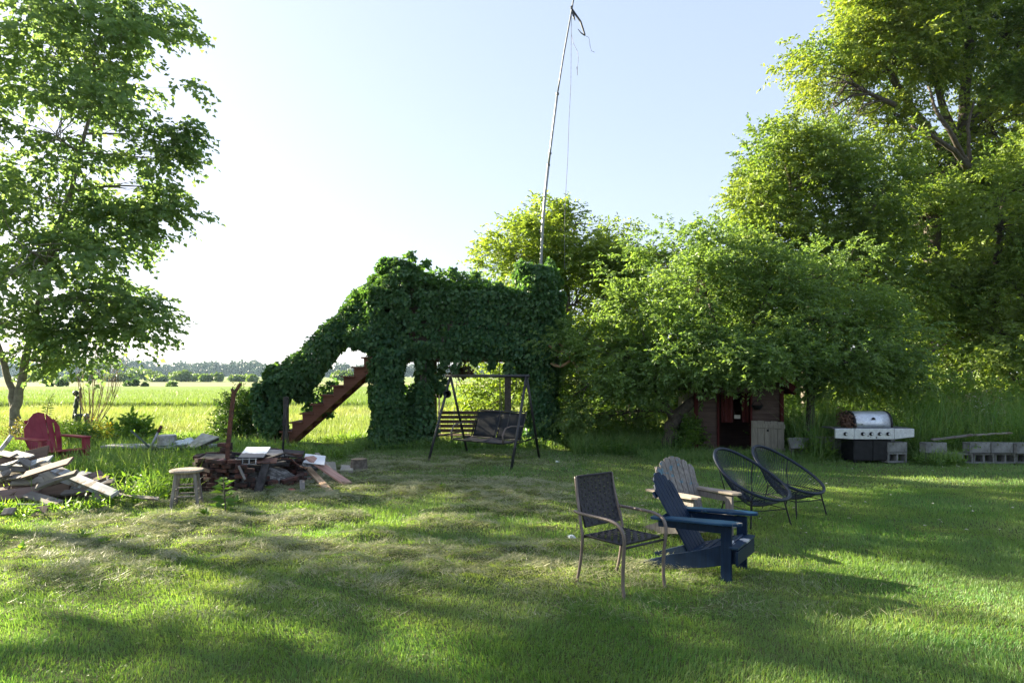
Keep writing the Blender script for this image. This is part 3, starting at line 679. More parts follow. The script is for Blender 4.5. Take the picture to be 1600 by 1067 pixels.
tree('box_elder_tree', 'dark shaded tree filling the right edge above the block wall', 'tree', b5,
     [([b5, P(1560, 560, 18.6), P(1555, 420, 18.6), P(1570, 300, 18.6)], .2, .05), ([P(1560, 520, 18.6), P(1500, 440, 18.6), P(1470, 400, 18.6)], .1, .03)],
     [B(1480, 400, 60, 50, D, 1.0, 17), B(1560, 350, 60, 60, D - 1, 1.2, 20), B(1610, 440, 60, 70, D - 1, 1.2, 24), B(1500, 470, 60, 40, D + .6, 1.0, 13), B(1450, 520, 50, 50, D, 1.0, 16), B(1640, 300, 60, 110, D - 1, 1.4, 26), B(1640, 540, 50, 60, D - .5, 1.2, 16),
      B(1560, 520, 60, 50, D - 1.5, 1.0, 18), B(1500, 580, 60, 40, D - 1.5, 1.0, 14), B(1590, 600, 50, 40, D - 2, .9, 12), B(1470, 450, 50, 50, D - .5, 1.0, 14)],
     [M['elder']], 0.125, 0.45, M['bark_dark'], dens=1.4, crad=0.50, tw=20, per=13, droop=0.35, flat=0.45, upb=0.15, twl=0.45, gap=.26, flatc=.7, seed=14)
# a row of thicket trees farther back that closes the view
for i, (px, D, top, w, lab) in enumerate([(1010, 25, 470, 90, 'dense thicket tree behind the two low trees, left one'), (1180, 25, 420, 110, 'dense thicket tree behind the playhouse'), (1340, 26, 400, 110, 'dense thicket tree behind the grill'),
                                     (1480, 27, 300, 110, 'dense thicket tree in the dark gap at the right'), (1610, 27, 260, 120, 'dense thicket tree at the far right edge')]):
    c = Vector(((px - CX) / F * D, D, 0)); my = (top + 600) / 2
    tree('thicket_tree', lab, 'tree', c, [([c, P(px, 560, D), P(px + 10, my, D), P(px, top + 60, D)], .2, .05)],
         [B(px - 30, my - 40, w * .7, 80, D, 1.6, 24), B(px + 40, my, w * .7, 80, D, 1.6, 24), B(px, my + 80, w, 60, D, 1.8, 26), B(px, top + 50, w * .6, 50, D, 1.3, 15), B(px, 600, w, 36, D, 1.8, 16)],
         [M['elder']], 0.22, 0.55, M['bark_dark'], dens=1.25, crad=0.75, tw=20, per=9, twl=.6, gap=.15, flatc=.7, seed=40 + i, group='thicket trees at the back')

# shrubs and undergrowth
def shrub(name, label, px, D, w, top, n, mat, L, wr, seed, base_y=None, rd=0.7, group=None, flower=None, cat='shrub', crad=.26, per=11):
    random.seed(seed); rs = np.random.default_rng(seed)
    z = P(px, top, D).z; x = (px - CX) / F * D; R = w / F * D
    c = Vector((x, D, gzs(x, D)))
    t = thing(name, label, cat, c, group=group)
    st = MB(); TP = []; TD = []; TL = []
    for i in range(n):
        u = Vector(rs.normal(size=3)); u.normalize(); u.z = abs(u.z); f = rs.random() ** .35
        cc = Vector((x + u.x * R * f, D + u.y * rd * f, max(0.05, z * 0.06 + u.z * (z - .1) * f)))
        if i % 2 == 0: st.tube(curve_pts(c + Vector((U(-.08, .08), U(-.08, .08), 0)), cc, 4, .1), [.014, .012, .009, .006, .003], 4, cap=False)
        m_ = max(4, int(14 * rs.uniform(.6, 1.3))); s = crad * rs.uniform(.7, 1.3)
        q = nrm(rs.normal(size=(m_, 3))) * rs.random((m_, 1)) ** .4 * s
        TP.append(np.array(cc) + q); TD.append(nrm(np.array(u) * .7 + nrm(q + 1e-5) * .7 + np.array([0, 0, .35]) + rs.normal(0, .25, (m_, 3)))); TL.append(rs.uniform(.15, .32, m_) * (L / .07) ** .5)
    TP = np.concatenate(TP); TD = np.concatenate(TD); TL = np.concatenate(TL); TP[:, 2] = np.maximum(TP[:, 2], .03)
    C, T, N, Ls, W = sprays(TP, TD, TL, per, L, wr, .15, .5); C[:, 2] = np.maximum(C[:, 2], .01)
    st.build('stems', M['bark'], t, world=True)
    leaves_obj('foliage', C, T, N, Ls, W, mat, t)
    if flower:
        fm, fn, fs = flower; k = rs.choice(len(TP), min(fn, len(TP)), replace=False); tips = TP[k] + TD[k] * TL[k][:, None]
        tips = tips[:, None, :] + rs.normal(0, .025, (len(k), 7, 3)); tips = tips.reshape(-1, 3); m_ = len(tips)
        leaves_obj('flowers', tips, nrm(rs.normal(size=(m_, 3))), rs.normal(size=(m_, 3)) + [0, 0, 1.], rs.uniform(.6, 1.2, m_) * fs, rs.uniform(.5, .9, m_) * fs, fm, t)
    return t
shrub('hedge_bush', 'rounded dark evergreen bush left of the stair foot', 376, 16.2, 36, 612, 130, M['darkleaf'], .06, .5, 51, rd=.6, crad=.19)
shrub('spirea_bush', 'yellowish brown flowering bush behind the red chair and tree trunk', 62, 14.2, 50, 664, 60, M['spirea'], .05, .5, 52, rd=.6, crad=.2)
shrub('spirea_bush', 'round green bush just right of the red chair back', 114, 13.4, 30, 662, 80, M['shrub'], .045, .5, 53, rd=.45, crad=.18)
shrub('flower_clump', 'low clump of bright yellow flowers behind the bench of junk', 158, 14.0, 8, 666, 10, M['weed'], .06, .4, 54, rd=.2, flower=(M['yellow_flower'], 160, .04), cat='flowers', crad=.15)
shrub('leafy_plant', 'broad leaved yellow green plant behind the crossed sticks', 208, 15.0, 20, 662, 10, M['weed'], .15, .4, 55, rd=.35, cat='plant', crad=.16)
shrub('leafy_plant', 'dark leafy weed clump between the yellow flowers and crossed sticks', 192, 14.2, 22, 682, 12, M['weed'], .09, .5, 56, rd=.4, cat='plant', crad=.18)
shrub('undergrowth_shrub', 'leafy shrub at the right end of the vine platform', 880, 16.4, 42, 520, 60, M['shrub'], .08, .4, 57, rd=.8, crad=.3)
shrub('undergrowth_shrub', 'leafy shrub left of the leaning dark trunk', 975, 16.6, 60, 560, 70, M['shrub'], .08, .4, 58, rd=.8, crad=.3)
shrub('undergrowth_shrub', 'pale sunlit weeds shrub at the foot of the low tree', 1010, 15.0, 40, 660, 34, M['weed'], .07, .35, 59, rd=.6, crad=.2)
shrub('wall_creeper', 'leafy creeper against the pale side wall of the playhouse', 1074, 13.75, 11, 640, 22, M['weed'], .07, .5, 68, rd=.3, crad=.16, cat='creeper')
shrub('undergrowth_shrub', 'dark low bush beside the leaning dark trunk', 935, 15.6, 50, 650, 40, M['shrub'], .07, .4, 60, rd=.6, crad=.24)
shrub('undergrowth_shrub', 'leafy bush behind the two apple trunks and the playhouse side', 1255, 16.0, 45, 610, 45, M['shrub'], .08, .4, 61, rd=.7, crad=.28)
shrub('undergrowth_shrub', 'bright leafy bush right behind the grill lid', 1330, 14.6, 60, 625, 60, M['weed'], .075, .38, 62, rd=.6, crad=.26)
shrub('undergrowth_shrub', 'sunlit pale green bush just right of the grill', 1432, 13.9, 36, 615, 50, M['weed'], .075, .3, 63, rd=.5, crad=.26)
shrub('undergrowth_shrub', 'dark shrub in the shade of the right hand trees', 1480, 15.6, 50, 590, 50, M['shrub'], .08, .4, 64, rd=.7, crad=.3)
shrub('undergrowth_shrub', 'dark shrub at the right edge above the block wall', 1575, 15.0, 55, 600, 55, M['shrub'], .08, .4, 65, rd=.7, crad=.3)
shrub('goldenrod', 'tall pale flowering weed standing above the block wall', 1512, 13.8, 34, 585, 30, M['weed'], .07, .25, 66, rd=.4, flower=(M['seedhead'], 260, .03), crad=.2)
shrub('white_flower_weed', 'weed with small white flower heads behind the block wall', 1550, 13.4, 26, 618, 26, M['weed'], .06, .3, 67, rd=.4, flower=(M['white_flower'], 130, .03), crad=.2)
# ------------------------------------------------------------------ vine covered platform and stair
def vine(name, label, prims, root_at, nscale=1.35, L=.092, mat=None, seed=1, stem_pts=(), red=()):
    rs = np.random.default_rng(seed); random.seed(seed)
    t = thing(name, label, 'climbing vine', root_at, group='climbing vines on the platform')
    PP, NN = [], []
    for pr in prims:
        if pr[0] == 'box':
            lo, hi, n, th = np.array(pr[1], float), np.array(pr[2], float), int(pr[3] * nscale), pr[4]
            s = hi - lo; areas = np.array([s[1] * s[2], s[1] * s[2], s[0] * s[2], s[0] * s[2], s[0] * s[1]]); areas = areas / areas.sum()
            f = rs.choice(5, n, p=areas); q = rs.random((n, 3)); nn = np.zeros((n, 3))
            for k, (ax, v, sg) in enumerate(((0, 0, -1), (0, 1, 1), (1, 0, -1), (1, 1, 1), (2, 1, 1))):
                q[f == k, ax] = v; nn[f == k, ax] = sg
            p = lo + q * s
            bulge = (vn(p * 1.3, seed) - .35) * th * 1.7 + (vn(p * 3.6, seed + 1) - .5) * th * .9 + rs.normal(0, .04, n)
            p = p + nn * bulge[:, None]
        else:
            pts, rr, n = [np.array(v, float) for v in pr[1]], pr[2], int(pr[3] * nscale)
            seg = rs.random(n) * (len(pts) - 1); i = np.floor(seg).astype(int).clip(0, len(pts) - 2); f = (seg - i)[:, None]
            A = np.array(pts); c = A[i] * (1 - f) + A[i + 1] * f; R = np.array(rr)[i] * (1 - f[:, 0]) + np.array(rr)[i + 1] * f[:, 0]
            d = nrm(A[i + 1] - A[i]); nn = rs.normal(size=(n, 3)); nn -= d * (nn * d).sum(1, keepdims=True); nn = nrm(nn)
            bul = 1 + (vn(c * 1.6 + nn * .9, seed) - .5) * .8 + (vn(c * 5 + nn * 2, seed + 2) - .5) * .35
            p = c + nn * (R * bul * (rs.random(n) ** .18))[:, None]
        PP.append(p); NN.append(nn)
    p = np.concatenate(PP); nn = np.concatenate(NN); n = len(p)
    hole = vn(p * 3.1, seed + 5) < .17; p, nn = p[~hole], nn[~hole]; n = len(p); p[:, 2] = np.maximum(p[:, 2], .03)
    T = np.array([0, 0, -.7]) + nn * .6 + rs.normal(0, .5, (n, 3))
    N = nn * .9 + np.array([0, 0, .6]) + rs.normal(0, .5, (n, 3))
    s = L * rs.uniform(.45, 1.45, n)
    r = np.clip(rs.random(n) * .8 + .2 * vn(p * 1.0, 3), 0, 1)
    sb = MB()
    for q in stem_pts: sb.tube(q, [.03 * (1 - .6 * i / (len(q) - 1)) for i in range(len(q))], 5)
    if stem_pts: sb.build('stems', M['bark'], t, world=True, smooth=True)
    leaves_obj('foliage', p, T, N, s, s * .82, mat or M['vine'], t, r=r)
    if red:
        c, R, n2 = red; q = np.array(c) + nrm(rs.normal(size=(n2, 3))) * rs.random((n2, 1)) ** .5 * np.array(R)
        leaves_obj('red_leaves', q, np.array([0, 0, -.8]) + rs.normal(0, .5, (n2, 3)), rs.normal(size=(n2, 3)) + [0, -.6, .3], np.full(n2, .1), np.full(n2, .07), M['vine_red'], t)
    return t

PX0, PX1, PY0, PY1, DZ = -3.35, 1.05, 15.1, 17.3, 2.17
plat = thing('platform', 'raised wooden viewing platform hidden under dark green vines', 'platform', ((PX0 + PX1) / 2, 16.2, 0))
for x in (PX0 + .35, PX0 + 1.25, PX1 - 1.15, PX1 - .1):
    for y in (PY0 + .1, PY1 - .1):
        MB().box((x, y, DZ / 2 - .06), (.15, .15, DZ - .12)).build('post', M['bark_dark'], plat, bevel=.006, world=True)
q = MB()
for y in (PY0 + .02, PY1 - .02): q.box(((PX0 + PX1) / 2, y, DZ - .04), (PX1 - PX0 + .1, .05, .2))
for i in range(6): q.box((PX0 + .1 + i * .84, (PY0 + PY1) / 2, DZ - .05), (.05, PY1 - PY0 - .1, .17))
q.build('beams', M['deck_wood'], plat, bevel=.004, world=True)
q = MB()
for i in range(15): q.box(((PX0 + PX1) / 2, PY0 + .07 + i * .147, DZ + .075), (PX1 - PX0 + .14, .138, .03))
q.build('deck', M['deck_wood'], plat, world=True)
q = MB()
for (a, b) in (((PX0, PY0), (PX1, PY0)), ((PX0, PY1), (PX1, PY1)), ((PX1, PY0), (PX1, PY1))):
    for k in range(3): q.bar((a[0], a[1], DZ + .35 + k * .38), (b[0], b[1], DZ + .35 + k * .38), .03, .12)
    n = int((Vector(a) - Vector(b)).length / .22)
    for k in range(n + 1):
        c = Vector((*a, 0)).lerp(Vector((*b, 0)), k / n); q.bar((c.x, c.y + .033, DZ + .1), (c.x, c.y + .033, DZ + 1.35), .05, .025)
q.build('railing', M['bark_dark'], plat, world=True)
for x in (PX0 + .2, PX0 + 1.0, PX1 - .9, PX1 - .1):
    for y in (PY0 + .1, PY1 - .1): MB().box((x, y, DZ + .85), (.1, .1, 1.4)).build('canopy_post', M['deck_wood'], plat, world=True)

# stair
def SP(x, y, D=15.0): return P(x, y, D)
st = thing('stair', 'brown wooden stair climbing from the meadow edge up to the vine platform', 'stair', (-5.2, 15.3, 0))
steps = [(583, 558), (567.5, 573), (551.5, 587.5), (535.5, 602), (519.5, 616.5), (503.5, 631), (487.5, 645), (471.5, 659), (456, 673.5)]
WD = .85
for i, (x, y) in enumerate(steps):
    c = P(x - 7, y, 14.95)
    MB().box((c.x, 14.88 + WD / 2, c.z - .015), (.31, WD + .08, .035)).build('tread', M['stair_wood'], st, bevel=.004, world=True)
    q = MB(); q.box((c.x + .12, 14.93 + WD / 2, c.z - .125), (.022, WD - .1, .18)); q.build('riser', M['stair_wood'], st, world=True)
for dy in (0, WD - .05):
    out = []
    for i, (x, y) in enumerate(steps):
        c = P(x - 7, y, 14.95); out += [(c.x - .10 + .0, c.z - .035), (c.x + .135, c.z - .035)] if i == 0 else [(c.x + .134, c.z - .035)][:0] + [(c.x - .10, c.z - .035), (c.x + .137, c.z - .035)]
    # top edge runs down the stair as saw teeth, lower edge is straight
    top = []
    for i, (x, y) in enumerate(steps):
        c = P(x - 7, y, 14.95); top += [(c.x + .135, c.z - .033), (c.x - .10, c.z - .033)]
    a = P(576, 573, 14.95); e = P(440, 698, 14.95)
    foot = P(437, 690, 14.95)
    outl = top + [(foot.x, .0), (foot.x + .14, .0)] + [(P(594, 567, 14.95).x, P(594, 567, 14.95).z), (P(594, 558, 14.95).x, P(594, 561, 14.95).z)]
    outl = outl[::-1]
    Mx = Matrix(((1, 0, 0, 0), (0, 0, -1, 14.92 + dy), (0, 1, 0, 0), (0, 0, 0, 1)))
    MB().prism(outl, .05, Mx).build('stringer', M['stair_wood'], st, world=True)
for (x, y0, y1, D) in ((447, 620, 700, 14.86), (405, 600, 696, 15.75)):
    a = P(x, y0, D); MB().box((a.x, a.y, a.z / 2), (.1, .1, a.z)).build('rail_post', M['bark_dark'], st, world=True)
q = MB(); q.bar(P(405, 605, 15.75), P(590, 470, 15.75), .05, .1); q.bar(P(415, 640, 15.75), P(590, 500, 15.75), .04, .08); q.build('hand_rail', M['deck_wood'], st, world=True)

# the vines themselves
vine('climbing_vine', 'dense dark vine wrapping the raised platform box, humped at both ends',
     [('box', (PX0, PY0 - .05, DZ + .1), (PX1, PY1, 3.66), 36000, .28),
      ('tube', [P(622, 480, 15.2), P(622, 436, 15.3), P(630, 415, 15.4)], [.48, .54, .40], 5000), ('tube', [P(600, 540, 15.2), P(604, 450, 15.3)], [.36, .5], 3200),
      ('tube', [P(838, 520, 15.3), P(838, 440, 15.4), P(840, 418, 15.4)], [.5, .52, .40], 5200), ('tube', [P(640, 450, 15.6), P(720, 446, 15.8), P(762, 462, 15.6)], [.35, .36, .22], 2600),
      ('tube', [P(590, 525, 15), P(560, 525, 15), P(545, 535, 15)], [.32, .28, .15], 1300),
      ('tube', [P(780, 535, 15.1), P(830, 552, 15.1), P(858, 560, 15.2)], [.25, .35, .2], 1500), ('tube', [P(585, 548, 15.1), P(690, 552, 15.1), P(800, 552, 15.1)], [.2, .07, .1], 1300)] + [('tube', [P(x, 548, 15.0), P(x + 2, 556 + h, 15.0), P(x - 1, 560 + h * 1.7, 15.0)], [.10, .07, .03], 130) for x, h in ((598, 14), (655, 12), (694, 8), (712, 14), (742, 5), (768, 9), (792, 13), (803, 20))] + [('tube', [P(x, y + 6, 15.2), P(x + 3, y - 6, 15.2)], [.12, .03], 70) for x, y in ((596, 410), (640, 398), (665, 412), (706, 424), (742, 430), (778, 446), (812, 412), (858, 410))],
     (PX0 + .5, 15.2, 0), seed=70, stem_pts=[[P(612, 690, 15.2), P(608, 620, 15.2), P(620, 540, 15.2), P(615, 440, 15.3)]], red=(P(722, 578, 15.3), (.32, .2, .2), 150))
vine('climbing_vine', 'wide curtain of vine covering the left front column down to the ground',
     [('tube', [P(612, 545, 15.1), P(604, 600, 15.1), P(607, 650, 15.1), P(614, 700, 15.1)], [.42, .34, .42, .62], 8500),
      ('tube', [P(650, 600, 15.6), P(655, 650, 15.4), P(650, 695, 15.4)], [.2, .3, .45], 2800)], (P(610, 700, 15.1).x, 15.15, 0), seed=71,
     stem_pts=[[P(606, 700, 15.15), P(610, 620, 15.15), P(604, 545, 15.15)]])
vine('climbing_vine', 'narrow loose vine climbing the second post left of the opening',
     [('tube', [P(664, 560, 15.3), P(662, 620, 15.3), P(658, 690, 15.3)], [.14, .22, .36], 2300), ('tube', [P(680, 575, 15.4), P(692, 600, 15.4), P(686, 612, 15.4)], [.16, .12, .05], 330)], (P(660, 690, 15.3).x, 15.3, 0), seed=72,
     stem_pts=[[P(658, 700, 15.3), P(664, 630, 15.3), P(668, 560, 15.3)], [P(664, 700, 15.35), P(672, 630, 15.35), P(664, 555, 15.35)]])
vine('climbing_vine', 'dark curtain of vine on the right end of the platform above the swing',
     [('tube', [P(845, 545, 15.2), P(850, 620, 15.2), P(848, 690, 15.2)], [.35, .34, .42], 5200), ('tube', [P(815, 560, 15.3), P(830, 600, 15.3)], [.2, .12], 500)], (P(848, 690, 15.2).x, 15.2, 0), seed=73,
     stem_pts=[[P(845, 700, 15.2), P(850, 620, 15.2), P(840, 545, 15.2)]])
vine('climbing_vine', 'long arching band of vine on the stair railing ending in a hanging clump',
     [('tube', [P(588, 474, 15.5), P(560, 494, 15.5), P(525, 529, 15.5), P(485, 570, 15.5), P(440, 600, 15.4), P(425, 608, 15.4)], [.42, .38, .36, .37, .42, .38], 9500),
      ('tube', [P(572, 470, 15.6), P(600, 440, 15.6)], [.25, .3], 900),
      ('tube', [P(428, 600, 15.4), P(424, 640, 15.4), P(432, 680, 15.3)], [.42, .34, .3], 4200),
      ('tube', [P(530, 600, 15.8), P(500, 620, 15.8), P(480, 645, 15.8), P(520, 640, 15.8)], [.12, .2, .15, .15], 800), ('tube', [P(465, 600, 15.6), P(475, 625, 15.7)], [.3, .12], 500)],
     (P(430, 690, 15.4).x, 15.4, 0), seed=74, stem_pts=[[P(430, 692, 15.4), P(425, 640, 15.4), P(440, 600, 15.4), P(520, 540, 15.5)]])

# ------------------------------------------------------------------ wooden bench swing hanging under the platform
bs = thing('bench_swing', 'dark slatted wooden bench hanging on ropes under the platform', 'swing bench', (-1.0, 15.9, 0))
q = MB(); x0, x1 = P(683, 0, 15.9).x, P(788, 0, 15.9).x
for k in range(5): q.box(((x0 + x1) / 2, 15.98 + .02 * k, .30 + .11 * k), (x1 - x0, .025, .085))
q.build('backrest', M['deck_wood'], bs, world=True)
q = MB()
for k in range(4): q.box(((x0 + x1) / 2, 15.5 + .11 * k, .22), (x1 - x0, .09, .025))
q.build('seat', M['deck_wood'], bs, world=True)
for x in (x0 + .03, x1 - .12):
    q = MB(); q.tube([(x, 15.95, .2), (x + .01, 15.95, .95), (x, 15.92, 1.7), (x, 15.9, 2.1)], .012, 6); q.tube([(x + .09, 15.5, .22), (x + .06, 15.7, .9), (x, 15.9, 1.7)], .011, 6)
    q.build('rope', M['b_grey'], bs, world=True)
for x, zz in ((P(686, 0, 15.9).x, P(0, 617, 15.9).z), (P(686, 0, 15.9).x, P(0, 604, 15.9).z)):
    MB().lathe([(.01, -.02), (.075, -.02), (.085, 0), (.075, .02), (.01, .02)], 16, Matrix.Translation((x, 15.93, zz)) @ Matrix.Rotation(math.pi / 2, 4, 'X')).build('pulley', M['black_metal'], bs, world=True)

# ------------------------------------------------------------------ metal garden swing
gs = thing('garden_swing', 'dark metal framed two seat swing with charcoal mesh seat', 'swing', (-.54, 12.5, 0))
def g3(x, y, D): p = P(x, y, D); return Vector((p.x, p.y, p.z))
FL, FR, BR, BLp = Vector((-1.62, 12.4, 0)), Vector((-.02, 11.0, 0)), Vector((.546, 12.75, 0)), Vector((-.98, 14.0, 0))
AL, AR = Vector((-1.27, 13.2, 1.66)), Vector((.27, 11.9, 1.655))
bd = (AR - AL).normalized()
MB().tube([AL - bd * .12, AR + bd * .06], .03, 10).build('top_bar', M['frame_metal'], gs, world=True, smooth=True)
for a, b in ((AL, FL), (AL, BLp), (AR, FR), (AR, BR)):
    MB().tube([a, b], .026, 10).build('leg', M['frame_metal'], gs, world=True, smooth=True)
for a, b, c in ((AL, FL, BLp), (AR, FR, BR)): MB().tube([a.lerp(b, .72), a.lerp(c, .72)], .014, 8).build('cross_brace', M['frame_metal'], gs, world=True)
q = MB(); Cs = (AL + AR) / 2; Cs.z = .40; nb = Vector((-bd.y, bd.x, 0)); nb = nb if nb.y > 0 else -nb     # nb points away from the camera
s0, s1 = Cs - bd * .66, Cs + bd * .66
def sw(u, v, zz): return Cs + bd * u + nb * v + Z * (zz - Cs.z)
def sheet(mb, f, nu, nv, t=.006):
    vs = [f(i / nu, j / nv) for j in range(nv + 1) for i in range(nu + 1)]; w = nu + 1
    fs = [(j * w + i, j * w + i + 1, (j + 1) * w + i + 1, (j + 1) * w + i) for j in range(nv) for i in range(nu)]
    return mb.add(vs, fs)
o = sheet(MB(), lambda a, b: sw(-.64 + 1.28 * a, -.25 + .48 * b, .41 - .035 * math.sin(math.pi * b) - .03 * abs(math.sin(2 * math.pi * a)) + .02 * b), 20, 6).build('seat', M['mesh_seat'], gs, world=True, smooth=True)
so = o.modifiers.new('thick', 'SOLIDIFY'); so.thickness = .006
for k, (u0, u1) in enumerate(((-.63, .0), (.02, .63))):
    o = sheet(MB(), lambda a, b: sw(u0 + (u1 - u0) * a, .27 + .17 * b, .43 + .5 * b) + nb * (.02 * math.sin(math.pi * a)), 8, 8).build('backrest', M['mesh_fabric'], gs, world=True, smooth=True)
    so = o.modifiers.new('thick', 'SOLIDIFY'); so.thickness = .005
q = MB()
q.tube([sw(-.65, -.27, .40), sw(.65, -.27, .40)], .016, 8); q.tube([sw(-.65, .25, .42), sw(-.65, .45, .95), sw(.65, .45, .95), sw(.65, .25, .42), sw(-.65, .25, .42)], .015, 8)
q.tube([sw(0, -.27, .38), sw(0, .25, .40), sw(0, .45, .95)], .012, 8)
for u in (-.66, .66): q.tube([sw(u, -.27, .40), sw(u, .25, .42)], .015, 8)
q.build('seat_frame', M['frame_metal'], gs, world=True, smooth=True)
for u in (-.68, .68):
    MB().tube([sw(u, -.29, .40), sw(u, -.30, .55), sw(u, -.22, .68), sw(u, -.05, .71), sw(u, .30, .69), sw(u, .36, .66)], .014, 8).build('armrest', M['taupe_metal'], gs, world=True, smooth=True)
    e = AL.lerp(AR, .1 if u < 0 else .9)
    q = MB(); q.tube([sw(u, -.27, .42), e], .006, 6); q.tube([sw(u, .4, .8), e], .006, 6); q.build('hanger', M['frame_metal'], gs, world=True)
e = AL.lerp(FL, .22)
MB().lathe([(.055, -.01), (.085, -.01), (.085, .01), (.055, .01), (.055, -.01)], 18, Matrix.Translation(e + Vector((.03, -.03, 0))) @ Matrix.Rotation(math.pi / 2, 4, 'X')).build('ring', M['black_metal'], gs, world=True)

# ------------------------------------------------------------------ antenna mast
am = thing('antenna_mast', 'tall thin leaning metal mast with torn wires at its top', 'mast', P(849, 690, 17.6).xy.to_3d())
Dm = 17.6
def MP(y):
    ks = [(700, 838), (407, 845), (351, 848), (300, 852.2), (258, 857), (205, 863.5), (147, 871), (85, 881), (14.5, 893.6), (-25, 900)]
    return P(float(np.interp(-y, [-k[0] for k in ks], [k[1] for k in ks])), y, Dm)
lo = [MP(y) for y in (698, 560, 430, 351, 300, 258)]; lo[0].z = 0
MB().tube(lo, [.05, .048, .045, .043, .042, .04], 10).build('lower_pole', M['galv'], am, world=True, smooth=True)
MB().tube([MP(y) for y in (259, 230, 200, 175, 147)], .032, 10).build('middle_pole', M['galv'], am, world=True, smooth=True)
MB().tube([MP(y) for y in (148, 115, 85, 50, 14.5, -10, -25)], .022, 10).build('upper_pole', M['dark_metal'], am, world=True, smooth=True)
for y in (258, 240, 147): MB().lathe([(.034, -.03), (.046, -.025), (.046, .025), (.034, .03)], 12, Matrix.Translation(MP(y))).build('collar', M['dark_metal'], am, world=True)
q = MB(); q.tube([P(893, 14, Dm), P(900, 24, Dm), P(907, 34, Dm), P(911, 46, Dm), P(914, 55, Dm)], [.03, .028, .028, .026, .02], 6); q.tube([P(914, 56, Dm), P(908, 52, Dm), P(903, 46, Dm)], [.02, .015, .008], 6)
q.build('bent_arm', M['frame_metal'], am, world=True)
q = MB(); q.tube([P(895, 20, Dm), P(897, 28, Dm), P(898.5, 33, Dm)], [.03, .026, .008], 6); q.tube([P(895, 9, Dm), P(892, 12, Dm), P(893, 15, Dm)], [.02, .03, .02], 6); q.build('clamp', M['frame_metal'], am, world=True)
q = MB(); q.tube([P(893, 16, Dm), P(892.5, 60, Dm), P(892, 130, Dm), P(889, 190, Dm), P(887, 250, Dm), P(884, 300, Dm), P(882.5, 335, Dm), P(882, 420, Dm)], .007, 5)
q.build('long_wire', M['dark_metal'], am, world=True)
q = MB(); q.tube([P(893, 55, Dm), P(896, 68, Dm), P(902, 80, Dm), P(904, 92, Dm), P(902, 106, Dm)], .006, 5); q.tube([P(901.5, 105, Dm), P(902, 112, Dm), P(902.3, 118, Dm)], [.016, .01, .007], 5)
q.tube([P(914, 56, Dm), P(920, 59, Dm), P(922, 72, Dm), P(924, 80, Dm), P(929, 82, Dm)], .006, 5); q.build('short_wire', M['dark_metal'], am, world=True)

# ------------------------------------------------------------------ playhouse
DS = 13.7
ph = thing('playhouse', 'small wooden playhouse with red trim and a dark open doorway', 'playhouse', (4.8, DS + .7, 0))
W0, W1, HH, DP = 3.92, 5.78, 1.42, 1.35
def boards(mb, x0, x1, y, z0, z1, st=.115):
    k = z0
    while k < z1 - .01:
        h_ = min(st, z1 - k)
        mb.add([(x0, y, k), (x1, y, k), (x1, y + .02, k), (x0, y + .02, k), (x0, y + .014, k + h_), (x1, y + .014, k + h_), (x1, y + .02, k + h_), (x0, y + .02, k + h_)],
               [(0, 1, 5, 4), (3, 7, 6, 2), (0, 3, 2, 1), (4, 5, 6, 7), (0, 4, 7, 3), (1, 2, 6, 5)])
        k += st
dx0, dx1 = P(1121, 0, DS).x, P(1174, 0, DS).x
q = MB(); boards(q, W0 + .05, dx0, DS, .0, HH); boards(q, dx1, W1 - .05, DS, .0, HH); boards(q, dx0, dx1, DS, HH - .12, HH); q.build('front_wall', M['shed_wall'], ph, world=True)
q = MB()
n = 11
for k in range(n): q.box((W0 + .012, DS + .06 + DP * (k + .5) / n, HH / 2), (.022, DP / n - .008, HH))
q.build('side_wall', M['shed_pale'], ph, world=True)
q = MB(); q.box((W1 - .012, DS + .06 + DP / 2, HH / 2), (.022, DP, HH)); q.box(((W0 + W1) / 2, DS + .07 + DP, HH / 2), (W1 - W0 - .06, .022, HH)); q.build('wall', M['shed_wall'], ph, world=True)
for x in (W0 + .012, W1 - .012): MB().box((x, DS - .012, HH / 2), (.075, .05, HH)).build('corner_trim', M['shed_red'], ph, world=True)
MB().box(((W0 + W1) / 2, DS + DP / 2, .02), (W1 - W0 - .08, DP - .05, .03)).build('floor', M['deck_wood'], ph, world=True)
for x, w in ((dx0 + .01, .04), (dx1 - .01, .04)): MB().box((x, DS - .01, .68), (w, .05, 1.3)).build('door_frame', M['shed_red'], ph, world=True)
for a, b in ((1127, 1146), (1159, 1172)):
    q = MB(); xa, xb = P(a, 0, DS + .12).x, P(b, 0, DS + .12).x
    sheet(q, lambda u, v: Vector((xa + (xb - xa) * u, DS + .12 + .015 * math.sin(u * 14), .66 + .68 * v)), 14, 4); q.build('curtain', M['shed_red'], ph, world=True, smooth=True)
MB().box((P(1152, 0, DS + .1).x, DS + .1, P(0, 651, DS + .1).z), (.13, .01, .08)).build('card', M['stone'], ph, world=True)
rz_ = HH + .03; q = MB(); xm = (W0 + W1) / 2
for sx in (-1, 1):
    a = Vector((xm + sx * 1.12, DS - .22, rz_ - .1)); b_ = Vector((xm, DS - .22, rz_ + .62))
    dirv = Vector((0, DP + .5, 0)); nrm_ = (b_ - a).cross(dirv).normalized() * (.04 if sx > 0 else -.04); nrm_ = nrm_ if nrm_.z > 0 else -nrm_
    v = [a, b_, b_ + dirv, a + dirv]; q.add(v + [k + nrm_ for k in v], [(0, 1, 2, 3), (7, 6, 5, 4), (0, 4, 5, 1), (1, 5, 6, 2), (2, 6, 7, 3), (3, 7, 4, 0)])
q.build('roof', M['roof'], ph, world=True)
q = MB()
for sx in (-1, 1): q.bar((xm + sx * 1.13, DS - .25, rz_ - .1), (xm + sx * .0, DS - .25, rz_ + .63), .03, .13)
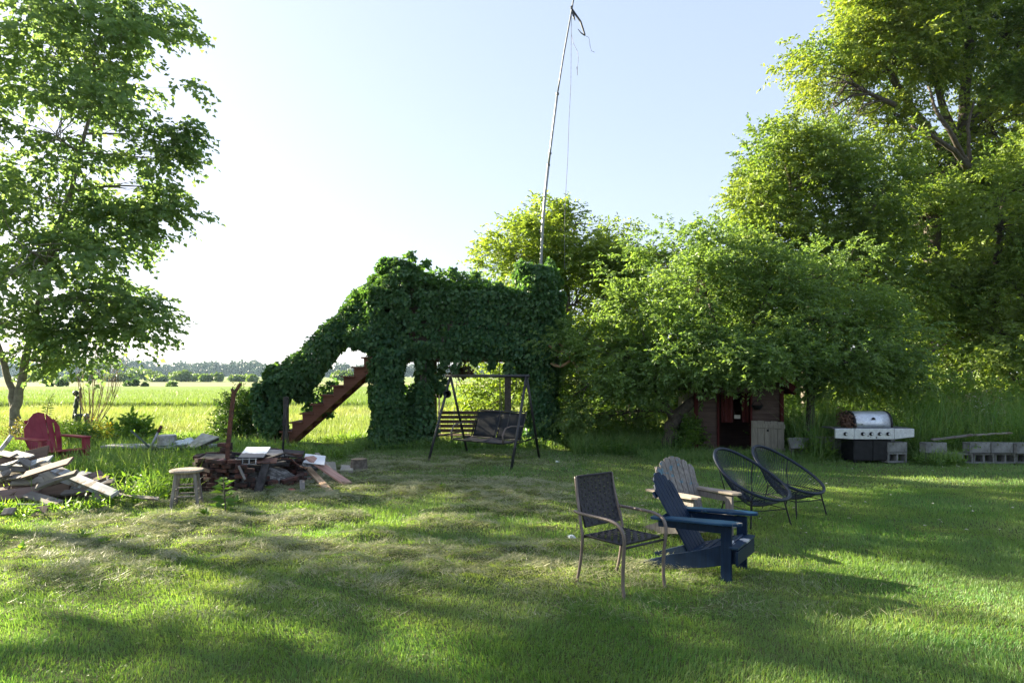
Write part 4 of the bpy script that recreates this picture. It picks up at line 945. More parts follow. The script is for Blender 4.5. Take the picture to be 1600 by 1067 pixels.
q.box((xm + 1.10, DS + .4, rz_ - .12), (.03, 1.3, .13)); q.build('fascia', M['shed_red'], ph, world=True)
q = MB(); q.add([(W0 + .1, DS + .008, HH), (W1 - .1, DS + .008, HH), (xm, DS + .008, HH + .55), (W0 + .1, DS + .03, HH), (W1 - .1, DS + .03, HH), (xm, DS + .03, HH + .55)], [(0, 1, 2), (5, 4, 3), (0, 3, 4, 1), (1, 4, 5, 2), (2, 5, 3, 0)])
q.build('gable', M['shed_wall'], ph, world=True)
hb = thing('hanging_basket', 'dark round half basket fixed on the playhouse wall right of the door', 'basket', P(1183, 640, DS - .05))
c = P(1183, 633, DS - .05); q = MB()
q.lathe([(.01, -.1), (.07, -.085), (.11, -.03), (.12, 0), (.115, 0), (.1, -.03), (.01, -.09)], 16, Matrix.Translation(c)); q.build('bowl', M['black_metal'], hb, world=True)
q = MB(); q.tube([c + Vector((-.11, 0, 0)), c + Vector((-.05, 0, .09)), c + Vector((.05, 0, .09)), c + Vector((.11, 0, 0))], .008, 6); q.build('handle', M['black_metal'], hb, world=True)
# the detached door leaning on the front wall
dd = thing('detached_door', 'pale battened door panel leaning beside the playhouse doorway', 'door', (P(1198, 0, 13.45).x, 13.4, 0), rz=math.radians(-3))
def lean(mb, tilt=math.radians(8), roll=math.radians(2.5)):
    R = Matrix.Rotation(-tilt, 3, 'X') @ Matrix.Rotation(roll, 3, 'Y'); mb.v = [R @ v for v in mb.v]; return mb
q = MB(); w = .68; n = 5
for k in range(n): q.box((-w / 2 + w * (k + .5) / n, 0, .36), (w / n - .006, .018, .70 + .02 * ((k * 3) % 2)))
lean(q).build('boards', M['door_wood'], dd, bevel=.002)
lean(MB().box((.02, -.02, .61), (w - .02, .018, .09))).build('batten', M['door_wood'], dd, bevel=.002)
lean(MB().box((.02, -.02, .12), (w - .02, .018, .09))).build('batten', M['door_wood'], dd, bevel=.002)
lean(MB().lathe([(.02, -.008), (.025, 0), (.012, .012)], 10, Matrix.Translation((0, -.018, .52)) @ Matrix.Rotation(math.pi / 2, 4, 'X'))).build('knob', M['black_metal'], dd)

# ------------------------------------------------------------------ grill
gr = thing('gas_grill', 'silver lidded gas grill on a dark cabinet with two side shelves', 'grill', (6.88, 12.45, 0))
bw = .72
q = MB(); q.box((0, 0, .24), (bw, .46, .40)); q.build('cabinet', M['black_metal'], gr, bevel=.01)
MB().box((-.18, -.236, .24), (.34, .016, .36)).build('cabinet_door', M['black_metal'], gr, bevel=.005)
MB().box((.18, -.236, .24), (.34, .016, .36)).build('cabinet_door', M['black_metal'], gr, bevel=.005)
for x in (-.3, .3):
    for y in (-.18, .18): MB().lathe([(.01, -.02), (.035, -.02), (.035, .02), (.01, .02)], 12, Matrix.Translation((x, y, .02)) @ Matrix.Rotation(math.pi / 2, 4, 'Y')).build('wheel', M['black_metal'], gr)
MB().box((0, 0, .56), (bw - .02, .5, .22)).build('firebox', M['black_metal'], gr, bevel=.01)
y = -.30
def panel(x0, x1, za0, za1, zb0, zb1, name):
    q = MB(); v = [(x0, y, za0), (x1, y, zb0), (x1, y, zb1), (x0, y, za1)]; v2 = [(a, b_ + .05, c_) for a, b_, c_ in v]
    q.add(v + v2, [(0, 1, 2, 3), (7, 6, 5, 4), (0, 4, 5, 1), (1, 5, 6, 2), (2, 6, 7, 3), (3, 7, 4, 0)]); return q.build(name, M['steel'], gr, bevel=.008)
panel(-bw / 2 - .02, bw / 2 + .02, .455, .665, .455, .665, 'control_panel')
panel(-bw / 2 - .38, -bw / 2 - .024, .475, .655, .455, .665, 'shelf_front')
panel(bw / 2 + .024, bw / 2 + .40, .455, .66, .50, .655, 'shelf_front')
for sx in (-1, 1): MB().box((sx * (bw / 2 + .2), -.01, .655), (.38, .48, .022)).build('side_shelf', M['dark_metal'], gr, bevel=.004)
for x in (-.22, -.06, .10, .26, -.55):
    k = MB(); k.lathe([(.012, 0), (.036, 0), (.036, .012), (.028, .018), (.027, .04), (.022, .045), (.005, .045)], 20, Matrix.Translation((x, y - .001, .56)) @ Matrix.Rotation(math.pi / 2, 4, 'X'))
    kn = k.build('knob', M['black_metal'], gr, smooth=False)
    kc = MB().lathe([(.004, .0455), (.020, .0455), (.018, .049), (.004, .049)], 16, Matrix.Translation((x, y - .001, .56)) @ Matrix.Rotation(math.pi / 2, 4, 'X')).build('knob_cap', M['steel'], kn)
# lid: curved shell
prof = [(-.27, .68), (-.275, .76), (-.25, .85), (-.19, .925), (-.10, .965), (0, .975), (.12, .96), (.22, .90), (.26, .80), (.26, .68)]
q = MB(); hw = bw / 2 - .03; vs = []
for x in (-hw, hw): vs += [(x, a, b_) for a, b_ in prof]
n = len(prof); q.add(vs, [(i, n + i, n + i + 1, i + 1) for i in range(n - 1)]); o = q.build('lid', M['steel'], gr, smooth=True)
so = o.modifiers.new('thick', 'SOLIDIFY'); so.thickness = .008
for sx in (-1, 1):
    xx = sx * (hw + .018); q = MB(); q.add([(xx - .016, a * 1.03, .68 + (b_ - .68) * 1.02) for a, b_ in prof] + [(xx + .016, a * 1.03, .68 + (b_ - .68) * 1.02) for a, b_ in prof],
        [tuple(range(n - 1, -1, -1)), tuple(range(n, 2 * n))] + [(i, i + 1, n + i + 1, n + i) for i in range(n - 1)] + [(n - 1, 0, n, 2 * n - 1)]); q.build('lid_end', M['black_metal'], gr)
h_ = MB(); h_.tube([(-.24, -.335, .735), (.28, -.335, .735)], .013, 10); hh_ = h_.build('lid_handle', M['steel'], gr, smooth=True)
for x in (-.22, .26): MB().tube([(x, -.335, .735), (x, -.272, .74)], .011, 8).build('handle_mount', M['black_metal'], hh_)
q = MB(); Mx = Matrix.Translation((0, -.262, .845)) @ Matrix.Rotation(math.radians(68), 4, 'X')
q.prism([(-.055, -.02), (.055, -.02), (.03, 0), (.045, .012), (.0, .028), (-.03, .012), (-.02, .004)], .006, Mx); q.build('badge', M['black_metal'], gr)
for x, zz, r in ((-.12, .52, .012), (.04, .49, .016), (-.07, .50, .007)): MB().lathe([(.001, 0), (r, 0), (r * .7, .004), (.001, .005)], 8, Matrix.Translation((x, y - .001, zz)) @ Matrix.Rotation(math.pi / 2, 4, 'X')).build('scorch_mark', M['soot'], gr)
# reddish brown leaf shapes on the left end of the lid
t = thing('red_brown_bunch', 'bunch of reddish brown leaf shapes at the left end of the grill lid', 'dead leaves', (6.88 - .42, 12.45, .68))
n = 420; q = np.array([6.88 - .43, 12.38, .80]) + rng.normal(0, 1, (n, 3)) * [.035, .13, .075]
leaves_obj('leaves', q, nrm(rng.normal(size=(n, 3))), rng.normal(size=(n, 3)), rng.uniform(.03, .07, n), rng.uniform(.02, .04, n), leafmat('red_brown_leaf', (.05, .02, .018), (.10, .045, .035), (.2, .12, .08), .2, (1.2, 1, .9)), t)

# ------------------------------------------------------------------ concrete blocks
def block_mesh(name, lay):
    q = MB(); L_, W_, H_ = .395, .195, .19
    s_, t_ = .032, .032          # shell and web thickness; cores run along local Z
    for sy in (-1, 1): q.box((0, sy * (W_ / 2 - s_ / 2), 0), (L_, s_, H_))
    for x in (-L_ / 2 + t_ / 2, 0, L_ / 2 - t_ / 2): q.box((x, 0, 0), (t_, W_ - 2 * s_ - .0004, H_ - .002))
    if lay: q.v = [Vector((v.x, v.z, v.y)) for v in q.v]; q.f = [f[::-1] for f in q.f]
    return q
protoA = block_mesh('concrete_block', False).build('concrete_block', M['concrete'], bevel=.004)
protoB = block_mesh('concrete_block', True).build('concrete_block', M['concrete'], bevel=.004)
used = set()
def put_block(kind, x, y, z, rz, label, group):
    src = protoA if kind == 'A' else protoB
    o = src if kind not in used else src.copy()
    if kind in used: COL.objects.link(o)
    used.add(kind); o.location = (x, y, z); o.rotation_euler = (U(-.015, .015), U(-.015, .015), rz + U(-.03, .03)); o.scale = (1, U(.97, 1.03), 1); tag(o, label, 'concrete block', group)
ordn = ['first', 'second', 'third', 'fourth', 'fifth', 'sixth', 'seventh', 'eighth']
for i in range(6):
    k = i; x = 7.98 + i * .41 + (.05 if i == 5 else 0)
    if i == 1: continue
    put_block('A', x, 12.12 - (.06 if i >= 4 else 0) + U(-.01, .01), .205 + .099 + .003, U(-.03, .03), '%s block from the left in the right wall\'s solid top row' % ordn[i], 'blocks of the right hand wall')
for i in range(6):
    x = 8.12 + i * .405
    put_block('B', x, 12.2, .100, U(-.02, .02), '%s open cored block from the left in the right wall\'s bottom row' % ordn[i], 'blocks of the right hand wall')
for i in range(5):
    put_block('A', 5.95 + i * .40, 13.05, .302, U(-.02, .02), '%s shaded block from the left, top row behind the grill' % ordn[i], 'blocks of the wall behind the grill')
    put_block('B', 5.90 + i * .405, 13.1, .100, U(-.02, .02), '%s shaded block from the left, bottom row behind the grill' % ordn[i], 'blocks of the wall behind the grill')
put_block('A', P(1397, 0, 12.3).x, 12.3, .30, .1, 'single pale block standing at the right side of the grill cabinet, upper one', 'blocks beside the grill')
put_block('B', P(1397, 0, 12.3).x, 12.3, .10, .1, 'single block with open cores under the pale block beside the grill', 'blocks beside the grill')
def board(a, b, w, t, m, label, cat='board', name='board', group=None, roll=0.0, bevel=.003, notch=False):
    a = Vector(a); b = Vector(b); d = b - a; L_ = d.length; x = d.normalized(); up = Z if abs(x.z) < .9 else Vector((0, 1, 0))
    y = up.cross(x).normalized(); z = x.cross(y); R = Matrix((x, y, z)).transposed().to_4x4() @ Matrix.Rotation(roll, 4, 'X')
    q = MB(); n = max(2, int(L_ / .25)); vs = []
    for i in range(n + 1):
        s = L_ * (i / n - .5); wob = math.sin(i * 1.7 + L_ * 9) * .003
        e = U(-.01, .01) if i in (0, n) else 0
        vs += [(s + e, -w / 2, -t / 2 + wob), (s - e, w / 2, -t / 2 + wob), (s - e, w / 2, t / 2 + wob), (s + e, -w / 2, t / 2 + wob)]
    fs = [(0, 3, 2, 1), tuple(n * 4 + k for k in (0, 1, 2, 3))]
    for i in range(n): fs += [(i * 4 + k, i * 4 + (k + 1) % 4, i * 4 + 4 + (k + 1) % 4, i * 4 + 4 + k) for k in range(4)]
    q.add(vs, fs); o = q.build(name, m, bevel=bevel)
    o.matrix_world = Matrix.Translation((a + b) / 2) @ R
    return tag(o, label, cat, group)
board(P(1456, 687, 12.2), P(1520, 679, 12.25), .10, .03, M['b_grey'], 'long grey plank resting on the right hand block wall, left half', name='plank')
board(P(1524, 679.5, 12.35), P(1580, 676, 12.4), .09, .025, M['b_pale'], 'thin grey plank lying behind the right hand block wall', name='plank')
board((P(1270, 0, 12.95).x, 12.95, .42), (P(1345, 0, 12.95).x, 12.95, .425), .16, .025, M['b_pale'], 'pale board lying on top of the wall behind the grill', name='plank')
board((P(1233, 0, 12.9).x, 12.9, .30), (P(1255, 0, 12.9).x, 12.9, .31), .22, .06, M['concrete'], 'grey slab resting left of the straight thin trunk', cat='slab', name='slab', roll=1.2)
# ------------------------------------------------------------------ garden chairs
def adirondack(name, label, loc, fwd, s, ms, group, W=.50, fan=1.0, nsl=7, tlt=24, bh=.80):
    """local +Y is where the sitter looks"""
    t = thing(name, label, 'garden chair', loc, yaw(*fwd), group); t.scale = (s, s, s)
    mw, mseat, marm, mback = ms
    zf, yf, yb = .335, .40, -.62
    for sx in (-1, 1):                                     # side rails that run down to the ground behind
        out = [(yf, zf - .02), (yf, zf - .15), (.1, .10), (-.35, -.0), (yb, -.0), (yb + .02, .035), (-.25, .17), (0.05, .26), (.25, .335)]
        Mx = Matrix(((0, 0, 1, sx * (W / 2 - .02)), (1, 0, 0, 0), (0, 1, 0, 0), (0, 0, 0, 1)))
        MB().prism(out, .03, Mx).build('side_rail', mw, t, bevel=.003)
        MB().box((sx * (W / 2 + .013), .31, .265), (.032, .10, .53)).build('front_leg', mw, t, bevel=.003)
        out = [(-.06, -.42), (.045, -.42), (.06, -.2), (.075, .30), (.06, .40), (.02, .46), (-.03, .46), (-.07, .40), (-.085, .25), (-.07, -.1)]
        out = [(sx * x, y) for x, y in out]; out = out if sx > 0 else out[::-1]
        Mx = Matrix.Translation((sx * (W / 2 + .035), 0, .545)) @ Matrix.Rotation(math.radians(2.5), 4, 'X')
        MB().prism(out, .026, Mx).build('armrest', marm, t, bevel=.005)
        MB().bar((sx * (W / 2 + .01), .26, .49), (sx * (W / 2 + .01), -.36, .475), .024, .07).build('arm_rail', mw, t, bevel=.002)
    q = MB()
    ys = [(.385, .325), (.29, .325), (.19, .290), (.09, .255), (-.01, .220)]
    for i, (y, z) in enumerate(ys):
        a = Matrix.Rotation(math.radians(0 if i < 1 else 21), 3, 'X')
        q.box((0, y + .0, z + .012), (W + (.10 if i == 0 else -.015 if i < 2 else -.02), .087, .022), a)
    q.build('seat', mseat, t, bevel=.004)
    MB().box((0, yf + .012, zf - .09), (W + .09, .022, .13)).build('front_apron', mw, t, bevel=.004)
    # back: slats fan out a little and end on an arc
    tilt = math.radians(tlt); q = MB(); n = nsl
    for i in range(n):
        u = (i - (n - 1) / 2) / ((n - 1) / 2); sp_ = 2 * (W / 2 - .06) / (n - 1); wb, wt = sp_ - .007, sp_ + .07 * fan / (n - 1) - .007; top = bh - .115 * u * u
        xb, xt = u * (W / 2 - .06), u * (W / 2 - .06 + .035 * fan)
        e = .012 * u
        pts = [(xb - wb / 2, 0), (xb + wb / 2, 0), (xt + wt / 2, top - (.04 if u > 0 else 0) * abs(u) * 2 * .6), (xt, top + .004), (xt - wt / 2, top - (.04 if u < 0 else 0) * abs(u) * 2 * .6)]
        Mx = Matrix.Translation((0, -.045, .185)) @ Matrix.Rotation(math.pi / 2 + tilt, 4, 'X') @ Matrix.Translation((0, 0, -.004 * abs(u)))
        q.prism(pts, .019, Mx)
    q.build('backrest', mback, t, bevel=.003)
    q = MB()
    for hgt, w_ in ((.08, W - .07), (.42, W + .10), (.66, W - .02)):
        yy = -.045 - math.sin(tilt) * hgt - .022; q.box((0, yy - .006, .185 + math.cos(tilt) * hgt - .01), (w_, .022, .065), Matrix.Rotation(tilt, 3, 'X'))
    q.build('back_braces', mw, t, bevel=.003)
    return t
adirondack('adirondack_chair', 'navy blue painted wooden adirondack chair with chipped seat paint', Vector((1.64, 5.50, gzs(1.64, 5.5) - .012)), (.82, -.57), .86,
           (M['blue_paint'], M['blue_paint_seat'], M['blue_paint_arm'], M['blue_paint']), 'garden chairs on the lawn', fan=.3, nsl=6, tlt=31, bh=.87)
adirondack('adirondack_chair', 'weathered grey adirondack chair with blue paint traces on its fan back', Vector((1.86, 6.62, gzs(1.86, 6.6) - .012)), (.44, -.90), .88,
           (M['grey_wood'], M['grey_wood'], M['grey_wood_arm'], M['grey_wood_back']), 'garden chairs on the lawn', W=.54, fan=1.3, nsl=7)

# red moulded plastic chair
rt = thing('adirondack_chair', 'faded red plastic adirondack chair beside the lumber pile', 'garden chair', Vector((-8.05, 11.2, .02)), yaw(.88, -.48)); rt.scale = (1.05, 1.05, 1.05)
RP = M['red_plastic']; Wr = .56
q = MB(); n = 6; tilt = math.radians(27)
for i in range(n):
    u = (i - (n - 1) / 2) / ((n - 1) / 2); w2 = .088
    def xc(s): return u * (.155 + .075 * math.sin(min(1, s * 1.15) * math.pi * .62))
    m_ = 10; tf = lambda v: .84 - .20 * v * v
    L0, R0 = [], []
    for k in range(m_ + 1):
        s = k / m_; zz = s * tf(u); w = .0625 + .0285 * math.sin(min(1, s * 1.15) * math.pi * .62)
        bow = .05 * math.sin(s * math.pi) * -1
        y = -.06 - math.sin(tilt) * zz + bow; yl, yr = .035 * (abs(u - .2)) * s, .035 * (abs(u + .2)) * s; z = .20 + math.cos(tilt) * zz; dl, dr = (math.cos(tilt) * s * (tf(u + e_) - tf(u)) for e_ in (-.2, .2))
        L0.append(Vector((xc(s) - w / 2 * 1.0, y + yl, z + dl))); R0.append(Vector((xc(s) + w / 2, y + yr, z + dr)))
    d = Vector((0, -.016, -.006)); vs = L0 + R0 + [v + d for v in L0] + [v + d for v in R0]; K = m_ + 1
    fs = []
    for k in range(m_):
        fs += [(k, K + k, K + k + 1, k + 1), (2 * K + k + 1, 3 * K + k + 1, 3 * K + k, 2 * K + k), (k, k + 1, 2 * K + k + 1, 2 * K + k), (K + k, 3 * K + k, 3 * K + k + 1, K + k + 1)]
    fs += [(0, 2 * K, 3 * K, K), (m_, K + m_, 3 * K + m_, 2 * K + m_)]
    q.add(vs, fs)
for hgt in (.05, .40, .66):
    yy = -.06 - math.sin(tilt) * hgt - .05 * math.sin(hgt / .84 * math.pi) - .02
    q.box((0, yy, .20 + math.cos(tilt) * hgt), (.40 if hgt < .5 else .44, .02, .06), Matrix.Rotation(tilt, 3, 'X'))
q.build('backrest', RP, rt, bevel=.004)
q = MB()
for i in range(5): q.box((0, .42 - .105 * i, .355 - .03 * i - (.01 if i == 0 else 0)), (Wr - .06, .09, .02), Matrix.Rotation(math.radians(17 if i else -10), 3, 'X'))
q.build('seat', RP, rt, bevel=.005)
for sx in (-1, 1):
    Mx = Matrix(((0, 0, 1, sx * (Wr / 2 - .01)), (1, 0, 0, 0), (0, 1, 0, 0), (0, 0, 0, 1)))
    MB().prism([(.44, .33), (.40, .2), (.05, .12), (-.45, 0), (-.60, 0), (-.58, .04), (-.1, .24), (.2, .31)], .035, Mx).build('side_rail', RP, rt, bevel=.004)
    MB().prism([(.46, 0), (.36, 0), (.33, .52), (.45, .52)], .08, Matrix(((0, 0, 1, sx * (Wr / 2 + .045)), (1, 0, 0, 0), (0, 1, 0, 0), (0, 0, 0, 1)))).build('front_leg', RP, rt, bevel=.01)
    MB().prism([(-.055, -.36), (.055, -.36), (.075, .1), (.07, .42), (.03, .48), (-.03, .48), (-.07, .42), (-.075, .1)], .028, Matrix.Translation((sx * (Wr / 2 + .045), 0, .535))).build('armrest', RP, rt, bevel=.008)

# woven dining chair
wc = thing('woven_chair', 'dark woven wicker dining chair with curved taupe metal arms', 'garden chair', Vector((.865, 5.06, 0)), yaw(.60, -.80), 'garden chairs on the lawn')
hw_, hd = .228, .225
TM = M['taupe_metal']
def weave(mb, f, nu, nv, w=.8, amp=.004, t=.0022):
    """over-and-under ribbons on the patch f(u,v) -> (point, normal)"""
    for j in range(nv):
        v0, v1 = (j + .5 - w / 2) / nv, (j + .5 + w / 2) / nv; vs = []; fs = []
        m_ = nu * 2
        for i in range(m_ + 1):
            a = i / m_; off = amp * math.cos(math.pi * (i / 2.0 * 1.0) + math.pi * j) if True else 0
            for v in (v0, v1):
                p, n = f(a, v); vs += [p + n * (off + t / 2), p + n * (off - t / 2)]
        for i in range(m_):
            k = i * 4; fs += [(k, k + 4, k + 6, k + 2), (k + 1, k + 3, k + 7, k + 5), (k, k + 1, k + 5, k + 4), (k + 2, k + 6, k + 7, k + 3)]
        mb.add(vs, fs)
    for i in range(nu):
        u0, u1 = (i + .5 - .32) / nu, (i + .5 + .32) / nu; vs = []; fs = []
        for j in range(nv + 1):
            b_ = j / nv
            for u in (u0, u1):
                p, n = f(u, b_); vs += [p + n * .0012, p - n * .0012]
        for j in range(nv):
            k = j * 4; fs += [(k, k + 2, k + 6, k + 4), (k + 1, k + 5, k + 7, k + 3), (k, k + 4, k + 5, k + 1), (k + 2, k + 3, k + 7, k + 6)]
        mb.add(vs, fs)
def backf(u, v):
    z = .45 + .39 * v; y = -hd + .02 - .10 * v + .018 * math.sin(v * math.pi) * -1 - .02 * math.sin(u * math.pi)
    w = .195 + .0 * v
    return Vector(((u * 2 - 1) * w, y, z)), Vector((0, 1, .25)).normalized()
q = MB(); weave(q, backf, 9, 14, .95, .007); q.build('backrest', M['wicker'], wc)
def seatf(u, v):
    return Vector(((u * 2 - 1) * .205, -hd + .03 + (2 * hd - .05) * v, .385 - .018 * math.sin(u * math.pi) * math.sin(v * math.pi) + .01 * v)), Z
q = MB(); weave(q, seatf, 11, 11, .88, .007); q.build('seat', M['wicker'], wc)
q = MB(); q.tube([(-.207, -hd + .03, .385), (-.207, hd - .02, .395), (.207, hd - .02, .395), (.207, -hd + .03, .385)], .010, 8, closed=True)
q.tube([backf(0, 0)[0], backf(0, .5)[0], backf(0, 1)[0], backf(1, 1)[0], backf(1, .5)[0], backf(1, 0)[0], backf(.5, 0)[0]], .009, 8, closed=True); q.build('wrapped_edge', M['wicker'], wc, smooth=True)
def smooth_path(pts, n=6):
    pts = [Vector(p) for p in pts]; out = []
    for i in range(len(pts) - 1):
        p0, p1, p2, p3 = pts[max(i - 1, 0)], pts[i], pts[i + 1], pts[min(i + 2, len(pts) - 1)]
        for k in range(n):
            t = k / n; out.append(.5 * ((2 * p1) + (-p0 + p2) * t + (2 * p0 - 5 * p1 + 4 * p2 - p3) * t * t + (-p0 + 3 * p1 - 3 * p2 + p3) * t ** 3))
    return out + [pts[-1]]
for sx in (-1, 1):
    x = sx * hw_
    MB().tube(smooth_path([(x, -hd - .045, 0), (x, -hd - .005, .16), (x, -hd + .02, .36), (x, -hd + .0, .48), (x * .93, -hd - .055, .68), (x * .9, -hd - .085, .84)]), .0125, 8).build('back_post', TM, wc, smooth=True)
    MB().tube(smooth_path([(x * 1.0, -hd - .07, .565), (x * 1.04, -hd + .02, .562), (x * 1.07, 0, .565), (x * 1.07, hd - .09, .56), (x * 1.06, hd - .01, .53), (x * 1.03, hd + .025, .45), (x, hd + .012, .3), (x, hd + .005, .12), (x, hd + .02, 0)]), [.0135] * 49, 8).build('arm_and_front_leg', TM, wc, smooth=True)
q = MB(); q.tube([(-hw_, hd + .01, .375), (hw_, hd + .01, .375)], .009, 8); q.tube([(-hw_, -hd + .015, .37), (hw_, -hd + .015, .37)], .009, 8); q.build('seat_rail', M['wicker'], wc, smooth=True)

# string egg chairs
def string_chair(label, C0, feet_front, fwd):
    base = Vector((C0[0], C0[1], 0)); t = thing('string_chair', label, 'garden chair', base, group='navy string chairs')
    f = Vector((fwd[0], fwd[1], 0)).normalized(); r = Vector((f.y, -f.x, 0)); tl = math.radians(31)
    a = -f * math.cos(tl) + Z * math.sin(tl); n = -(r.cross(a)).normalized(); n = n if n.z > 0 else -n       # n: out of the seat, up and forward
    Cc = Vector(C0); rim = []; NR = 72
    for k in range(NR):
        th = 2 * math.pi * k / NR; w = .425 * (1 - .10 * math.cos(th) * -1 - .0)
        rim.append(Cc + a * .465 * math.cos(th) + r * (.40 - .045 * math.cos(th)) * math.sin(th) + n * (.03 * math.cos(th) ** 2))
    MB().tube(rim, .018, 8, closed=True).build('rim', M['navy_cord'], t, smooth=True, world=True)
    hub = Cc - n * .27 - a * .16
    q = MB()
    for k in range(NR):
        if k % 1: continue
        th = 2 * math.pi * k / NR; e = hub + a * .035 * math.cos(th) + r * .05 * math.sin(th)
        p = rim[k]; m1 = p.lerp(e, .5) - n * .045
        q.tube([p, p.lerp(e, .25) - n * .034, m1, p.lerp(e, .75) - n * .034, e], .0034, 4, cap=False)
    q.build('strings', M['navy_cord'], t, world=True)
    MB().tube([hub + a * .035 * math.cos(2 * math.pi * k / 20) + r * .05 * math.sin(2 * math.pi * k / 20) for k in range(20)], .008, 6, closed=True).build('hub_ring', M['black_metal'], t, world=True)
    # four legs, a frame and a ring that carries the shell
    A_, B_ = Vector((*feet_front[0], 0)), Vector((*feet_front[1], 0)); fd = r.cross(Z); rb = (B_ - A_).normalized(); bk = Vector((-rb.y, rb.x, 0)) * .60
    feet = [A_, B_, B_ + bk - rb * .04, A_ + bk + rb * .04]; mid = sum(feet, Vector()) / 4
    tops = [v.lerp(mid, .20) + Z * .30 for v in feet]; lows = [v.lerp(mid, .12) + Z * .19 for v in feet]
    q = MB(); q.tube(tops, .007, 6, closed=True)
    for k in (0, 1, 2, 3): q.tube([lows[k], lows[(k + 1) % 4]], .006, 6)
    for e in tops:
        k = min(rim, key=lambda v: ((v - e).xy).length + abs(v.z - e.z) * .3); q.tube([e, (e + k) / 2 - n * .02, k], .006, 6)
    q.build('base_frame', M['black_metal'], t, world=True)
    for a_, b_ in zip(tops, feet): MB().tube([a_, b_], .009, 6).build('leg', M['black_metal'], t, world=True)
    return t
string_chair('navy string egg chair beside the grey adirondack chair, the nearer of two', (2.68, 7.22, .535), ((2.56, 6.86), (3.07, 7.03)), (.62, -.78))
string_chair('navy string egg chair farther back beside the leaning door, overlapped by its twin', (3.33, 7.78, .505), ((3.29, 7.40), (3.72, 7.56)), (.62, -.78))

# bar stool
sl = thing('bar_stool', 'weathered grey wooden stool with a round seat in front of the fire pit', 'stool', Vector((-4.05, 7.97, gzs(-4.05, 7.97) - .01)), .3)
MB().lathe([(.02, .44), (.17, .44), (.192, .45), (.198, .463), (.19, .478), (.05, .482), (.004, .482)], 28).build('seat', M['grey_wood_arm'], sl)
for k in range(4):
    a = math.pi / 4 + k * math.pi / 2
    MB().bar((math.cos(a) * .215, math.sin(a) * .215, 0), (math.cos(a) * .145, math.sin(a) * .145, .44), .036, .036).build('leg', M['grey_wood'], sl, bevel=.004)
def lp(k, z): a = math.pi / 4 + k * math.pi / 2; r = .215 - .07 * z / .44; return Vector((math.cos(a) * r, math.sin(a) * r, z))
for k in range(4):
    for z in ((.16, .27), (.10, .22))[k % 2]: MB().tube([lp(k, z), lp(k + 1, z)], .0095, 8).build('rung', M['grey_wood'], sl)
q = MB()
for k in range(4): q.bar(lp(k, .41), lp(k + 1, .41), .018, .05)
q.build('apron', M['grey_wood'], sl)

# ------------------------------------------------------------------ fire pit of burnt bricks
FC = Vector((-3.88, 9.55, 0)); random.seed(5)
fp = thing('fire_pit', 'round fire pit of loosely stacked burnt dark red bricks', 'fire pit', FC)
q = MB()
for row in range(8):
    n = 23; ro = row * .5
    for k in range(n):
        a = 2 * math.pi * (k + ro) / n
        toright = math.cos(a) > .45 and math.sin(a) < .6
        if U(0, 1) < .09 or (toright and row > 2 + 3 * (1 - math.cos(a))) or (row == 7 and U(0, 1) < .35): continue
        r = .72 + U(-.05, .05)
        q.box((r * math.cos(a), r * math.sin(a), .032 + row * .063), (.10, U(.13, .18), .052), Matrix.Rotation(a + U(-.2, .2), 3, 'Z') @ Matrix.Rotation(U(-.09, .09), 3, 'X'))
q.build('brick_ring', M['brick'], fp, bevel=.004)
q = MB(); q.lathe([(.63, .0), (.62, .12), (.5, .22), (.3, .27), (.01, .25)], 28); q.jitter(.02).build('ash_bed', M['ash_grey'], fp)
q = MB()
for k in range(16):
    a = U(0, 6.28); a2 = a + U(1, 5); q.bar((.55 * math.cos(a), .55 * math.sin(a), U(.25, .40)), (.5 * math.cos(a2), .5 * math.sin(a2), U(.28, .5)), U(.03, .09), U(.02, .05))
q.build('charred_wood', M['soot'], fp)
def plate(name, label, cat, corners, t, m, group=None, bevel=.003):
    c = [Vector(v) for v in corners]; c[3] = c[0] + c[2] - c[1]; n = (c[1] - c[0]).cross(c[2] - c[0]).normalized() * t; o = sum(c, Vector()) / 4
    q = MB(); q.add([v - o for v in c] + [v - o + n for v in c], [(3, 2, 1, 0), (4, 5, 6, 7), (0, 1, 5, 4), (1, 2, 6, 5), (2, 3, 7, 6), (3, 0, 4, 7)])
    ob = q.build(name, m, bevel=bevel); ob.location = o; return tag(ob, label, cat, group)
# white sooty panel
wpm, nt, b = _mat('sooty_white_panel')
tc = nt.nodes.new('ShaderNodeTexCoord'); sp = nt.nodes.new('ShaderNodeSeparateXYZ'); nt.links.new(tc.outputs['Object'], sp.inputs[0])
ad = nt.nodes.new('ShaderNodeMath'); ad.operation = 'ADD'; nt.links.new(sp.outputs[1], ad.inputs[0])
ml = nt.nodes.new('ShaderNodeMath'); ml.operation = 'MULTIPLY'; ml.inputs[1].default_value = .22; nt.links.new(_noise(nt, 7, 5, .7), ml.inputs[0]); nt.links.new(ml.outputs[0], ad.inputs[1])
c = _ramp(nt, ad.outputs[0], [(-.0 + .02, (.03, .03, .032)), (.06, (.66, .69, .72))]); nt.links.new(c, b.inputs['Base Color']); b.inputs['Roughness'].default_value = .4
plate('sooty_sheet', 'white metal sheet with a scorched lower edge lying on the fire pit', 'metal sheet', [P(372, 716.5, 9.05), P(412, 716.5, 9.05), P(423, 700, 9.65), P(395, 691.5, 9.65)], .02, wpm)
rk = thing('wire_rack', 'small rusty wire rack below the white panel on the fire pit', 'wire rack', P(385, 722, 8.9))
q = MB()
for i in range(4): q.tube([P(369 + i * 10.3, 716, 8.9), P(368 + i * 10.5, 725, 8.85)], .007, 5)
for yy in (717, 725): q.tube([P(368, yy, 8.9), P(401, yy, 8.88)], .006, 5)
q.build('wires', M['galv'], rk, world=True)
